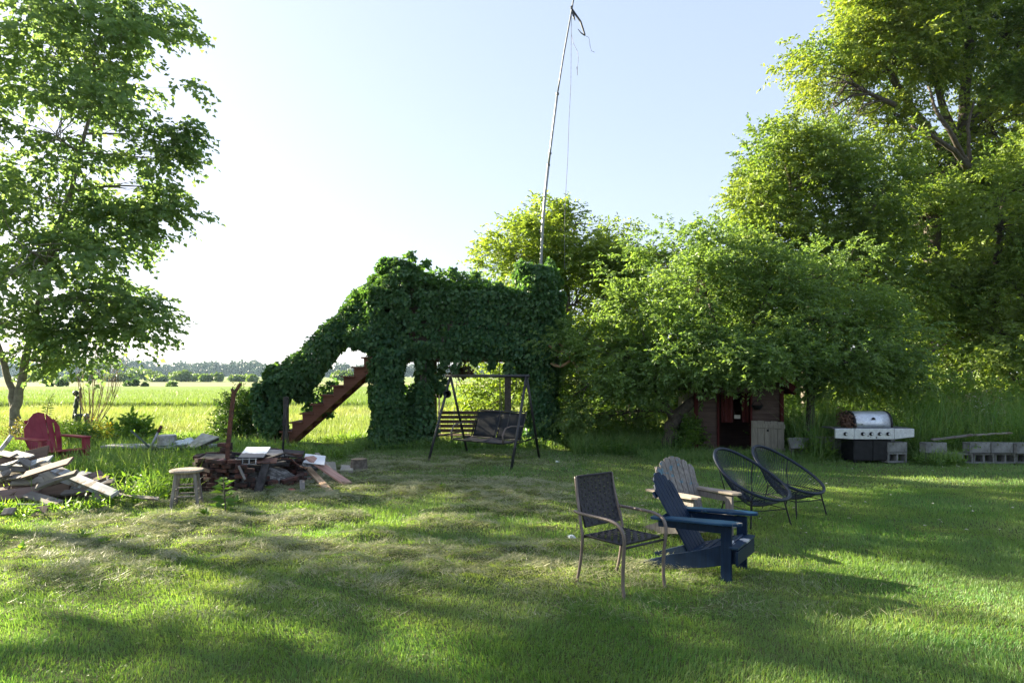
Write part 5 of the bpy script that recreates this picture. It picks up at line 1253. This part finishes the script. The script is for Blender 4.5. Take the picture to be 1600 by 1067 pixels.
plate('scorched_sheet', 'black scorched sheet lying on the back right of the fire pit', 'metal sheet', [P(425, 712, 10.0), P(472, 716, 10.0), P(476, 706, 10.5), P(440, 706, 10.5)], .02, M['soot'])
plate('scorched_sheet', 'dark sheet with a peaked corner beside the rear iron post', 'metal sheet', [P(408, 712, 9.9), P(444, 714, 9.8), P(442, 704, 10.1), P(418, 706, 10.2)], .015, M['dark_metal'])
plate('rusty_sheet', 'rusty brown metal sheet on the front of the fire pit', 'metal sheet', [P(400, 724, 8.95), P(432, 724, 8.95), P(434, 716, 9.25), P(400, 716, 9.25)], .01, M['rust'])
plate('rim_slab', 'dark charred slab on the left rim of the fire pit', 'slab', [P(312, 722, 9.1), P(352, 724, 8.9), P(362, 716, 9.4), P(318, 714, 9.6)], .06, M['soot'])
board(P(334, 723, 8.85), P(347, 719, 8.85), .09, .05, M['pink_brick'], 'pale pink brick on the left rim of the fire pit', 'brick', 'brick')
board(P(403, 768, 8.75), P(417, 722, 9.0), .11, .04, M['soot'], 'charred black board leaning on the front of the fire pit', name='charred_board')
board(P(373, 728, 8.75), P(383, 749, 8.62), .03, .02, M['b_grey'], 'short thin grey stick leaning on the fire pit bricks', 'stick', 'stick')
q = MB(); q.tube([P(438, 716, 9.6), P(455, 717, 9.7), P(466, 727, 9.7), P(480, 732, 9.5)], .012, 6); tag(q.build('bent_pipe', M['rust']), 'bent dark pipe on the right side of the fire pit', 'pipe')
# iron posts
q = MB(); r0 = G(354, 768)
pts = [P(354, 768, 9.0), P(356, 700, 9.0), P(360, 660, 9.0), P(364, 625, 9.0), P(365, 614, 9.0)]; pts[0].z = 0
ip = thing('iron_post', 'tall rusty forked iron post standing at the front of the fire pit', 'post', pts[0])
q = MB()
for i in range(4): q.bar(pts[i], pts[i + 1] + (pts[i + 1] - pts[i]) * .01, .055 - .002 * i, .035)
q.build('shaft', M['rust'], ip, world=True)
q = MB(); q.bar(P(364, 618, 9.0), P(376, 599, 9.0), .045, .03); q.build('fork_arm', M['rust'], ip, world=True)
q = MB(); q.bar(P(365, 618, 8.99), P(362, 607, 8.99), .03, .025); q.build('fork_stub', M['rust'], ip, world=True)
pts = [P(441, 712, 10.35), P(444, 665, 10.35), P(448, 620, 10.35)]; pts[0].z = 0.0; pts[0].x = P(440, 0, 10.35).x
ip = thing('iron_post', 'thin dark iron post standing at the back of the fire pit', 'post', pts[0])
q = MB(); q.tube([pts[0], pts[1]], .018, 8); q.build('lower_shaft', M['black_metal'], ip, world=True)
q = MB(); q.bar(pts[1], pts[2], .055, .035); q.build('upper_shaft', M['soot'], ip, world=True)
pts = [P(357, 715, 9.9), P(352, 690, 9.9)]
ch = thing('brick_stub', 'small stack of burnt bricks at the back left of the fire pit', 'bricks', (P(352, 0, 10.2).x, 10.2, 0))
q = MB()
for r in range(9): q.box((U(-.02, .02), U(-.02, .02), .035 + r * .066), (.2, .11, .06), Matrix.Rotation((r % 2) * 1.57 + U(-.1, .1), 3, 'Z'))
q.build('bricks', M['brick'], ch, bevel=.004)
# bits in and beside the pit
def rag(name, label, cat, c, r, m, seed, flat=.35):
    random.seed(seed); q = MB(); n, k = 14, 7
    vs = []
    for j in range(k + 1):
        for i in range(n):
            th = 2 * math.pi * i / n; phi = math.pi * j / k; v = Vector((math.sin(phi) * math.cos(th), math.sin(phi) * math.sin(th), math.cos(phi)))
            f = r * (.55 + .9 * noise.noise(v * 1.7 + Vector((seed, 0, 0))) + .5 * abs(noise.noise(v * 4 + Vector((0, seed, 0)))) + .45)
            vs.append(Vector((v.x * f, v.y * f, max(-.01, v.z * f * flat))))
    fs = [(j * n + i, j * n + (i + 1) % n, (j + 1) * n + (i + 1) % n, (j + 1) * n + i) for j in range(k) for i in range(n)]
    q.add(vs, fs); o = q.build(name, m); o.location = c; return tag(o, label, cat)
rag('plastic_scrap', 'crumpled pale plastic scrap beside the right edge of the fire pit', 'plastic scrap', G(478, 752) + Z * .03, .13, M['rag'], 3)
rag('plastic_scrap', 'smaller pale plastic scrap above the larger one, next to the fire pit', 'plastic scrap', G(462, 738) + Z * .10, .08, M['rag'], 8)
rag('plastic_scrap', 'pale plastic scrap right beside the crossed planks', 'plastic scrap', G(492, 757) + Z * .03, .09, M['rag'], 5)
rag('ash_heap', 'heap of grey ash and rubble spilling from the right side of the fire pit', 'rubble', G(458, 742) + Z * .05, .36, M['ash_grey'], 12, .5)
rag('cloth_scrap', 'crumpled pinkish red cloth scrap in the grass before the fire pit', 'cloth', G(455, 773) + Z * .03, .06, M['pink_cloth'], 6, .8)
rag('paper_scrap', 'small white scrap on the lawn left of the woven chair', 'paper scrap', G(893, 843) + Z * .03, .028, M['rag'], 7, .6)
rag('paper_scrap', 'tiny white scrap on the shaded lawn in front of the platform', 'paper scrap', G(871, 724) + Z * .03, .04, M['rag'], 9, .5)
plate('plaster_sheet', 'pale blue white sheet propped behind the long planks', 'sheet', [P(474, 723, 9.9), P(507, 727, 9.7), P(509, 713, 10.1), P(478, 711, 10.3)], .012, M['white_panel'])
plate('plaster_sheet', 'grey translucent sheet lying right of the long planks', 'sheet', [G(505, 747) + Z * .06, G(527, 747) + Z * .05, G(524, 733) + Z * .12, G(508, 730) + Z * .12], .012, M['b_pale'])
board(P(483, 714, 10.0), G(543, 761) + Z * .05, .17, .03, M['b_pink'], 'long pinkish plank slanting down right of the fire pit', name='plank')
board(G(495, 733) + Z * .28, G(528, 755) + Z * .06, .07, .03, M['b_pale'], 'grey weathered lath under the long pinkish plank', name='plank')
board(G(481, 748) + Z * .18, G(518, 774) + Z * .03, .10, .03, M['b_tan'], 'fresh tan plank lying left of the long pinkish plank', name='plank')
board(G(428, 759) + Z * .05, G(487, 756) + Z * .08, .05, .03, M['b_pink'], 'thin pink lath lying level in front of the ash heap', name='plank')
board(G(497, 763) + Z * .04, G(509, 763) + Z * .05, .10, .06, M['pink_brick'], 'broken pink brick under the fresh tan plank', 'brick', 'brick')
board(G(415, 772) + Z * .02, G(452, 783) + Z * .04, .14, .02, M['b_grey'], 'flat grey board half sunk in the hay before the fire pit', name='plank')
board(G(473, 778) + Z * .01, G(472, 765) + Z * .14, .07, .02, M['b_grey'], 'small grey board end poking up from the hay', name='plank')
lg = thing('log_stump', 'short sawn log standing on the lawn right of the planks', 'log', G(561, 736))
MB().lathe([(.15, -.02), (.148, .08), (.14, .19), (.143, .215)], 20).jitter(.004).build('log', M['bark'], lg)
MB().lathe([(.02, .2), (.136, .216), (.02, .222)], 20).build('cut_end', M['cut_wood'], lg)
plate('stone', 'flat pale stone lying left of the log stump', 'stone', [G(531, 741), G(551, 742), G(553, 733), G(534, 732)], .07, M['stone'])

# ------------------------------------------------------------------ junk on the low bench behind the weeds
bn = thing('low_bench', 'long low dark bench with a pale top behind the weeds', 'bench', (-6.5, 11.9, 0))
xa, xb = P(162, 0, 11.8).x, P(330, 0, 11.8).x
MB().box(((xa + xb) / 2, 11.9, .36), (xb - xa, .42, .04)).build('top', M['b_white'], bn, bevel=.004, world=True)
MB().box(((xa + xb) / 2, 11.73, .27), (xb - xa - .1, .03, .13)).build('apron', M['soot'], bn, world=True)
for x in (xa + .15, xa + .5, xb - .5, xb - .1):
    for y in (11.75, 12.05): MB().box((x, y, .17), (.07, .07, .33)).build('leg', M['soot'], bn, world=True)
pt = thing('cooking_pot', 'old grey metal pot lying upside down on the low bench', 'pot', P(261, 697, 11.8) + Z * .0)
q = MB(); c = Vector((P(261, 0, 11.85).x, 11.85, .385))
q.lathe([(.172, 0), (.175, .01), (.165, .02), (.16, .17), (.15, .185), (.01, .19)], 28, Matrix.Translation(c)); q.build('body', M['enamel'], pt, world=True, smooth=False, bevel=.004)
q = MB(); q.lathe([(.165, -.006), (.185, 0), (.185, .01), (.172, .012)], 28, Matrix.Translation(c)); q.build('rim', M['dark_metal'], pt, world=True)
rag('tarp_heap', 'crumpled pale plastic sheet beside the pot on the low bench', 'plastic sheet', Vector((P(288, 0, 11.8).x, 11.8, .40)), .18, M['rag'], 15, .45)
q = thing('tilted_panel', 'black edged grey panel propped at a slant at the right end of the bench', 'panel', P(318, 690, 11.7))
cs = [P(291, 699, 11.5), P(304, 700, 11.4), P(343, 683, 11.6), P(316, 677, 12.1)]
def quad_panel(cs, t, m, name, parent):
    c = [Vector(v) for v in cs]; n = (c[1] - c[0]).cross(c[2] - c[0]).normalized() * t
    MB().add(c + [v + n for v in c], [(3, 2, 1, 0), (4, 5, 6, 7), (0, 1, 5, 4), (1, 2, 6, 5), (2, 3, 7, 6), (3, 0, 4, 7)]).build(name, m, parent, world=True)
quad_panel(cs, .012, M['enamel'], 'face', q)
cs2 = [v - Z * .012 for v in cs]; quad_panel([v - Z * .05 for v in cs], .044, M['soot'], 'edge', q)
board(P(303, 712, 11.5), P(334, 699, 11.9), .12, .06, M['soot'], 'dark charred block under the black edged panel', name='charred_board')
q = thing('metal_pipe', 'pale pipe with a dark end leaning up from the bench, crossing a dark stick', 'pipe', P(235, 703, 11.6))
MB().tube([P(232, 706, 11.6), P(247, 675, 11.7)], .022, 10).build('shaft', M['galv'], q, world=True, smooth=True)
MB().tube([P(247, 675, 11.7), P(252.5, 665, 11.72)], .026, 10).build('grip', M['rust'], q, world=True, smooth=True)
q = MB(); q.tube([P(205, 673, 11.9), P(222, 688, 11.75), P(238, 703, 11.55)], .022, 8); tag(q.build('dark_stick', M['statue']), 'dark green stick crossing the pale pipe by the bench', 'stick')

# ------------------------------------------------------------------ lumber pile
LB = [  # x0,y0,D0, x1,y1,D1, width, thick, mat, roll, label
 (-40, 735, 9.3, 75, 706, 9.5, .20, .03, 'b_brown', .9, 'wide brown plank high on the lumber pile facing the camera'),
 (-30, 748, 9.2, 76, 726, 9.3, .12, .035, 'b_pale', .7, 'long pale plank below the wide brown one'),
 (-20, 735, 9.1, 26, 722, 9.0, .10, .03, 'b_white', .4, 'white plank end slanting at the left of the pile'),
 (18, 707, 9.5, 46, 715, 9.2, .14, .02, 'b_white', .3, 'short white board on top of the pile'),
 (-5, 706, 9.6, 22, 712, 9.3, .10, .02, 'b_grey', .5, 'short grey board at the top left of the pile'),
 (0, 704, 9.3, 18, 680, 9.4, .045, .045, 'b_white', 0, 'white painted stick poking up at the left edge'),
 (20, 752, 8.9, 98, 750, 9.0, .13, .03, 'b_pale', .6, 'long pale plank across the middle of the pile'),
 (58, 735, 9.1, 84, 752, 8.9, .13, .02, 'b_pale', .9, 'broad greenish pale board in the middle of the pile'),
 (-20, 778, 8.7, 62, 768, 8.8, .16, .05, 'b_mauve', .8, 'mauve brown beam low in the pile'),
 (40, 775, 8.8, 110, 762, 8.9, .15, .05, 'b_brown', .8, 'brown beam in the shade of the lower pile'),
 (42, 772, 8.7, 92, 787, 8.4, .12, .03, 'b_grey', .4, 'grey plank slanting into the grass at the pile foot'),
 (95, 765, 8.9, 178, 752, 9.1, .11, .05, 'b_white', .5, 'white beam pointing right out of the pile'),
 (74, 728, 9.2, 180, 772, 8.5, .11, .04, 'b_white', .55, 'long white plank sloping down to the right across the pile'),
 (110, 748, 9.2, 138, 738, 9.6, .16, .02, 'b_white', .2, 'short white board behind the long sloping plank'),
 (120, 756, 9.1, 162, 742, 9.6, .17, .03, 'b_mauve', .8, 'mauve plank end with a white tip right of the pile'),
 (92, 752, 9.3, 118, 760, 9.0, .14, .02, 'b_pale', .3, 'short pale board under the long sloping plank'),
 (165, 771, 8.9, 248, 779, 8.7, .05, .025, 'b_pale', .5, 'thin pale lath running on toward the stool'),
 (-30, 757, 9.0, 40, 742, 9.2, .09, .03, 'b_grey', .7, 'grey plank at the left under the pale one'),
 (-30, 765, 8.9, 20, 762, 9.0, .10, .04, 'b_brown', .8, 'dark brown plank end at the lower left of the pile'),
 (10, 746, 9.0, 36, 744, 8.8, .11, .02, 'b_grey', .4, 'short grey board beside the round post end'),
 (60, 741, 9.6, 110, 746, 9.7, .12, .03, 'b_brown', .5, 'brown board at the back of the pile'),
 (-10, 720, 9.7, 50, 728, 9.9, .12, .03, 'b_pale', .5, 'pale board at the back left of the pile'),
 (98, 770, 8.8, 140, 766, 8.8, .08, .03, 'b_grey', .5, 'grey lath under the white beam'),
 (148, 782, 8.6, 155, 765, 8.9, .10, .02, 'b_pale', .6, 'small pale offcut standing at the end of the sloping plank'),
 (52, 800, 8.1, 74, 797, 8.1, .13, .03, 'b_mauve', .8, 'broken board end in the grass below the pile'),
 (5, 800, 8.0, 22, 798, 8.0, .09, .03, 'b_grey', .8, 'small broken board in the grass at the lower left'),
]
LS = .915
for k in LB: board(P(k[0], k[1], k[2] * LS), P(k[3], k[4], k[5] * LS), k[6], k[7], M[k[8]], k[10], roll=k[9], name='plank', group='planks of the lumber pile')
rr = random.Random(77); MM = ['b_grey', 'b_brown', 'b_mauve', 'b_pale', 'b_grey', 'b_brown', 'b_white']
for i in range(16):
    px = -25 + i * 10.5 + rr.uniform(-6, 6); py = rr.uniform(722, 778) + (abs(px - 60) / 60) * 6; dd_ = rr.uniform(8.05, 8.5); ln = rr.uniform(18, 42); sl_ = rr.uniform(-14, 16)
    board(P(px - ln, py - sl_, dd_ + rr.uniform(-.2, .2)), P(px + ln, py + sl_, dd_ + rr.uniform(-.3, .2)), rr.uniform(.07, .13), rr.uniform(.02, .045), M[MM[i % 7]], '%s of the loose boards counted from the left across the lumber pile' % (ordn + ['ninth', 'tenth', 'eleventh', 'twelfth', 'thirteenth', 'fourteenth', 'fifteenth', 'sixteenth'])[i],
          name='plank', group='planks of the lumber pile', roll=rr.uniform(.2, 1.1))
board(P(-20, 788, 7.7), P(90, 787, 7.7), .018, .018, M['galv'], 'thin pale metal rod stretched level before the pile', 'rod', 'metal_rod')
c = P(44, 743, 8.15); tag(MB().lathe([(.05, -.5), (.052, 0), (.01, .002)], 14, Matrix.Translation(c) @ Matrix.Rotation(math.radians(80), 4, 'X')).build('round_post', M['b_brown']), 'round wooden post end facing out of the lumber pile', 'post')
# a hidden heart of rubble so that the pile rests on something
for i in range(12):
    x = -7.4 + i * .17; board(Vector((x - .5, 8.2 + U(-.1, .5), .05 + .05 * (i % 5))), Vector((x + .45, 8.3 + U(-.2, .4), .06 + .055 * (i % 5))), .14, .04, M['b_brown' if i % 2 else 'b_grey'],
        '%s low plank from the left under the heap of lumber' % (ordn + ['ninth', 'tenth', 'eleventh', 'twelfth'])[i], roll=.2, name='plank', group='planks of the lumber pile')

# ------------------------------------------------------------------ statue, bare shrub, fern, driftwood
def skin_body(name, m, parent, verts, edges, radii, root=0):
    me = bpy.data.meshes.new(name); me.from_pydata([Vector(v) for v in verts], edges, []); me.update(); me.materials.append(m)
    o = bpy.data.objects.new(name, me); COL.objects.link(o); o.parent = parent
    sk = o.modifiers.new('skin', 'SKIN'); sk.use_smooth_shade = True
    for v, r in zip(me.skin_vertices[0].data, radii): v.radius = (r, r)
    me.skin_vertices[0].data[root].use_root = True
    s = o.modifiers.new('sub', 'SUBSURF'); s.levels = 1; s.render_levels = 1; return o
DSt = 20.5; sc_ = DSt / F
sb = Vector((P(126, 0, DSt).x, DSt, .0))
ss = thing('garden_statue', 'dark green metal statue of a child reaching up to a hand pump', 'statue', sb)
def q2(x, y, d=0): p = P(x, y, DSt) - sb; return (p.x, d, p.z)
vt = [q2(119.5, 633), q2(120, 624), q2(119.5, 619.5), q2(118.5, 616.5), q2(119, 638, -.03), q2(119.3, 648, -.04), q2(119.6, 654, -.04), q2(117, 638, .03), q2(114, 648, .04), q2(112, 655, .05),
      q2(122.5, 621.5, -.05), q2(125.5, 618, -.05), q2(121.5, 622, .06), q2(124.5, 619.5, .05)]
ed = [(0, 1), (1, 2), (2, 3), (0, 4), (4, 5), (5, 6), (0, 7), (7, 8), (8, 9), (1, 10), (10, 11), (1, 12), (12, 13)]
skin_body('body', M['statue'], ss, vt, ed, [.075, .07, .03, .035, .055, .042, .035, .055, .042, .03, .032, .022, .032, .022])
q = MB(); hc = Vector(q2(118.3, 614.5)); q.lathe([(.001, -.085), (.05, -.07), (.082, -.03), (.09, .01), (.08, .05), (.045, .085), (.001, .095)], 14, Matrix.Translation(hc)); q.build('head', M['statue'], ss, smooth=True)
MB().tube([hc + Vector((.085, 0, -.005)), hc + Vector((.11, 0, -.02))], [.02, .008], 6).build('nose', M['statue'], ss)
q = MB(); q.tube([q2(126, 662), q2(125.8, 622)], .022, 8); q.tube([q2(125.8, 622), q2(125.6, 614)], [.05, .05], 10); q.tube([q2(125.6, 614), q2(126, 608), q2(126.2, 605)], [.035, .025, .04], 8); q.tube([q2(126, 616), q2(122, 619)], .016, 6); q.build('pump', M['statue'], ss, smooth=True)
MB().lathe([(.02, 0), (.08, .02), (.11, .08), (.12, .16), (.10, .16), (.02, .12)], 16, Matrix.Translation(Vector(q2(124.5, 654, -.05)))).build('basin', M['statue'], ss, smooth=True)
MB().lathe([(.22, -.02), (.21, .08), (.12, .16), (.09, .30), (.02, .31)], 14, Matrix.Translation(Vector((q2(121, 0)[0], 0, 0)))).build('pedestal', M['statue'], ss)
gl = thing('garden_lantern', 'small grey capped lantern right of the statue base', 'lantern', Vector((P(135.5, 0, 20.2).x, 20.2, 0)))
MB().lathe([(.05, 0), (.06, .03), (.045, .06), (.045, .2)], 12).build('base', M['statue'], gl)
MB().lathe([(.045, .2), (.075, .24), (.075, .32), (.05, .34)], 12).build('body', M['black_metal'], gl)
MB().lathe([(.09, .34), (.088, .40), (.05, .47), (.01, .49)], 14).build('cap', M['dark_metal'], gl, smooth=True)

random.seed(31); Db = 19.6; b0 = Vector((P(143, 0, Db).x, Db, 0))
bsb = thing('bare_shrub', 'leafless shrub of thin reddish stems fanning up beside the statue', 'shrub', b0)
q = MB()
for i, (x1, y1) in enumerate([(118, 545), (127, 560), (133, 535), (140, 540), (150, 530), (157, 542), (163, 528), (168, 550), (176, 525), (183, 532), (197, 538), (205, 550), (146, 555), (172, 560), (124, 575), (189, 556)]):
    e = P(x1 + U(-2, 2), y1, Db + U(-.5, .5)); m_ = b0.lerp(e, .45) + Vector(((x1 - 150) / F * Db * .18 + U(-.12, .12), U(-.1, .1), -.12)); s0 = b0 + Vector((U(-.12, .12), U(-.1, .1), 0))
    pts = smooth_path([s0, m_, e], 6); q.tube(pts, [.011 * (1 - .8 * k / 12) + .002 for k in range(13)], 5)
    for _ in range(4):
        k = random.randint(4, 10); d = pts[k + 1] - pts[k]; q.tube([pts[k], pts[k] + d * 1.4 + Vector((U(-.25, .25), U(-.1, .1), .25)), pts[k] + d * 2.5 + Vector((U(-.35, .35), 0, .55))], [.006, .004, .002], 4)
q.build('stems', M['twig_red'], bsb, world=True)
# fern-like sapling behind the red chair
def frond_plant(name, label, base, pts, n, L, m, cat='plant', wr=.3, seed=1):
    rs = np.random.default_rng(seed); t = thing(name, label, cat, base); pp = smooth_path(pts, 5); MB().tube(pp, [.012 * (1 - .8 * i / len(pp)) for i in range(len(pp))], 5).build('stem', M['weed'] if False else M['bark'], t, world=True)
    C = []; T = []; S = []
    for i in range(n):
        f = .15 + .85 * i / n; k = f * (len(pp) - 1); a = int(k); p = pp[a].lerp(pp[min(a + 1, len(pp) - 1)], k - a)
        for sg in (-1, 1): C.append(p); T.append((sg * 1.0, rs.normal(0, .5), .25 + rs.normal(0, .2))); S.append(L * math.sin(math.pi * (.15 + .8 * f)) * rs.uniform(.8, 1.2))
    C = np.array(C); T = np.array(T); S = np.array(S)
    leaves_obj('leaves', C, T, rs.normal(0, .4, (len(C), 3)) + [0, -.5, 1], S, S * wr, m, t); return t
frond_plant('fern', 'single upright green frond rising behind the red chair', P(72, 660, 13.0).xy.to_3d(), [P(73, 700, 13.0), P(73, 655, 13.0), P(76, 630, 13.0), P(84, 614, 13.0)], 26, .13, M['shrub'], wr=.25, seed=4)
frond_plant('sapling', 'young leafy sapling growing in front of the fire pit', G(352, 815), [G(353, 812), P(352, 790, 7.6), P(350, 760, 7.6), P(349, 745, 7.6)], 15, .17, M['weed'], wr=.42, seed=5)
t = thing('driftwood', 'twisted pale brown dead branch caught in the bushes right of the platform', 'dead branch', P(880, 560, 14.9))
q = MB(); Dw = 14.7
q.tube(smooth_path([P(861, 567, Dw), P(868, 571, Dw), P(877, 572, Dw), P(886, 567, Dw), P(893, 562, Dw), P(899, 570, Dw), P(905, 580, Dw)]), .035, 7)
q.tube(smooth_path([P(893, 562, Dw), P(888, 556, Dw), P(884, 550, Dw), P(880, 543, Dw), P(874, 536, Dw)]), .03, 7); q.tube(smooth_path([P(884, 550, Dw), P(872, 549, Dw), P(862, 543, Dw), P(857, 540, Dw)]), .03, 7)
q.build('branch', plain('pale_dead_wood', (.26, .15, .08), .9, 0, (.38, .26, .16), 20), t, world=True, smooth=True)

# ------------------------------------------------------------------ weeds
def weeds(name, label, n, regf, L, hgt, mat, wr=.35, per=7, seed=1, blades_n=0, cat='weeds'):
    rs = np.random.default_rng(seed); x, y, k = regf(rs, n)
    x, y = x[k], y[k]; n = len(x); hh = hgt * rs.uniform(.5, 1.3, n) * (.6 + .8 * vn2(x, y, 1.6, seed)) * np.where((y < 8.0) & (x < -3.6), .36, 1.0)
    TP = np.stack([x, y, gz(x, y) + 0 * x], 1); TD = nrm(rs.normal(0, .35, (n, 3)) + [0, 0, 1.])
    C, T, N, Ls, W = sprays(TP, TD, hh, per, L, wr, .25, .6); C[:, 2] = np.maximum(C[:, 2], .01)
    tag(leaves_obj(name, C, T, N, Ls, W, mat, None), label, cat, kind='stuff')
    if blades_n:
        x, y, k = regf(rs, blades_n); x, y = x[k], y[k]; m_ = len(x)
        V, Fc = blades(x, y, gz(x, y), hgt * rs.uniform(.5, 1.6, m_) * np.where((y < 8.0) & (x < -3.6), .36, 1.0), rs.uniform(.006, .013, m_), rs.uniform(.05, .8, m_), 2)
        tag(np_mesh(name + '_grass', V, Fc, M['grass'], rnd=rs.random(len(Fc))), label.replace('weeds', 'grass'), 'grass', kind='stuff')
def regL(rs, n):      # weed bed on the left
    x = rs.uniform(-10.5, -2.9, n); y = rs.uniform(6.7, 13.2, n); px = x / y * 1000 + 800
    m_ = vn2(x, y, .9, 5)
    k = (((x + 4.05 + (9.5 - y) * .35) < .25 * (m_ - .5)) | (y > 10.8)) & (y > 7.2 + .9 * (m_ - .5) + sstep(-5.2, -3.4, x) * 3.6) & ~((x < -4.95) & (y > 7.85) & (y < 9.3) & (rs.random(n) < .93)) & (((x + 3.88) ** 2 + (y - 9.55) ** 2) > .85 ** 2) & ~((y > 10.6) & (x > -4.8)) & (((x + 7.8) ** 2 + (y - 11.2) ** 2) > .3)
    return x, y, k
weeds('weed_bed', 'dense leafy green weeds between the lumber pile and the bench', 8200, regL, .08, .36, M['weed'], .42, 9, 81, 30000)
def regLp(rs, n):
    x = rs.uniform(-10, -3.3, n); y = rs.uniform(11.5, 17, n); return x, y, (x < -3.3 - .0 * y) & (vn2(x, y, 1.0, 3) > .35)
weeds('meadow_edge_weeds', 'leafy weeds along the meadow edge behind the bench', 2600, regLp, .09, .22, M['weed'], .4, 7, 82, 16000)
def regP(rs, n):
    x = rs.uniform(-4.2, 2.6, n); y = rs.uniform(14.4, 16.8, n); return x, y, vn2(x, y, 1.4, 8) + .25 * (np.abs(x + 2.8) < .8) + .2 * (x > .3) > .45
weeds('platform_weeds', 'leafy weeds growing at the foot of the vine columns', 1500, regP, .08, .22, M['shrub'], .45, 7, 83, 9000)
def regR(rs, n):
    x = rs.uniform(5.9, 12.5, n); y = rs.uniform(12.5, 15.2, n); return x, y, ~((x < 7.9) & (y < 13.3) & (x > 6.3)) & (vn2(x, y, .9, 9) > .28)
weeds('tall_weeds', 'tall leafy weeds behind the grill and the block walls', 3600, regR, .085, .95, M['weed'], .28, 18, 84, 12000)
def regF(rs, n):
    x = rs.uniform(2.6, 11.5, n); y = rs.uniform(11.4, 13.6, n); f = sstep(12.2, 12.7, y + .7 * (vn2(x, y, .8, 4) - .5) - .2 * (x > 7.5)); return x, y, (rs.random(n) < f) & ~((x > 6.4) & (x < 7.4) & (y < 12.8))
weeds('shed_edge_weeds', 'low green weeds along the playhouse and the block walls', 1500, regF, .07, .16, M['shrub'], .4, 7, 85, 22000)
def regB(rs, n):
    x = rs.uniform(7.6, 11.2, n); y = rs.uniform(11.75, 12.08, n); return x, y, vn2(x, y, 1.6, 29) > .5 - .2 * (x < 8.4)
weeds('block_wall_weeds', 'tufts of weeds growing against the front of the block wall', 800, regB, .07, .27, M['shrub'], .35, 8, 87, 2600)
def regS(rs, n):
    x = rs.uniform(1.3, 4.1, n); y = rs.uniform(13.4, 16.5, n); return x, y, vn2(x, y, 1.0, 19) > .3
weeds('sunlit_weeds', 'bright sunlit weeds under the low branches left of the playhouse', 1300, regS, .08, .35, M['weed'], .35, 9, 86, 9000)
# scattered broad leaves poking through the hay
WL = ['just in front of the sapling', 'right of the sapling by the fire pit', 'before the sunk grey board', 'below the pink cloth scrap', 'nearer than the stool, to its left', 'between the stool and the left edge', 'largest one in front of the stool and sapling', 'nearest the left edge of the photo', 'close beside the one left of the stool', 'alone out on the lawn before the swing', 'beside the tip of the tan plank']
for i, (px, py, s) in enumerate([(345, 800, .10), (370, 790, .10), (420, 775, .08), (470, 800, .09), (225, 850, .07), (130, 850, .08), (320, 818, .09), (35, 870, .09), (160, 858, .06), (690, 770, .06), (510, 770, .06)]):
    c = G(px, py); n = 9; rs = np.random.default_rng(i); a = rs.random(n) * 6.3
    tag(leaves_obj('broadleaf_weed', np.array([[0, 0, 0.01]] * n) + rs.normal(0, .02, (n, 3)) * [1, 1, .2], np.stack([np.cos(a), np.sin(a), rs.uniform(.3, 1.0, n)], 1), rs.normal(0, .2, (n, 3)) + [0, 0, 1], rs.uniform(.8, 1.5, n) * s, rs.uniform(.4, .6, n) * s, M['weed']),
        'broad leaved weed in the mown hay, ' + WL[i], 'weed', 'broad leaved weeds in the hay').location = c + Z * (gzs(c.x, c.y) + .01)
# tiny fallen leaves on the right lawn
n = 90; x = rng.uniform(1.5, 9, n); y = rng.uniform(6.5, 11.5, n); r = rng.random(n) * 6.3
tag(leaves_obj('fallen_leaves', np.stack([x, y, gz(x, y) + .05], 1), np.stack([np.cos(r), np.sin(r), 0 * r], 1), rng.normal(0, .4, (n, 3)) + [0, 0, 1], np.full(n, .045), np.full(n, .03), M['white_flower']), 'tiny pale fallen leaves scattered on the shaded lawn', 'fallen leaves', kind='stuff')

# ------------------------------------------------------------------ air
hz = bpy.data.materials.new('air'); hz.use_nodes = True; nt = hz.node_tree
for n_ in list(nt.nodes):
    if n_.type == 'BSDF_PRINCIPLED': nt.nodes.remove(n_)
pv = nt.nodes.new('ShaderNodeVolumePrincipled'); pv.inputs['Color'].default_value = (.55, .78, 1, 1); pv.inputs['Density'].default_value = .00013; pv.inputs['Anisotropy'].default_value = .3
nt.links.new(pv.outputs[0], nt.nodes['Material Output'].inputs['Volume'])
o = MB().box((0, 300, 10), (3200, 1500, 24)).build('haze', hz); tag(o, kind='stuff')
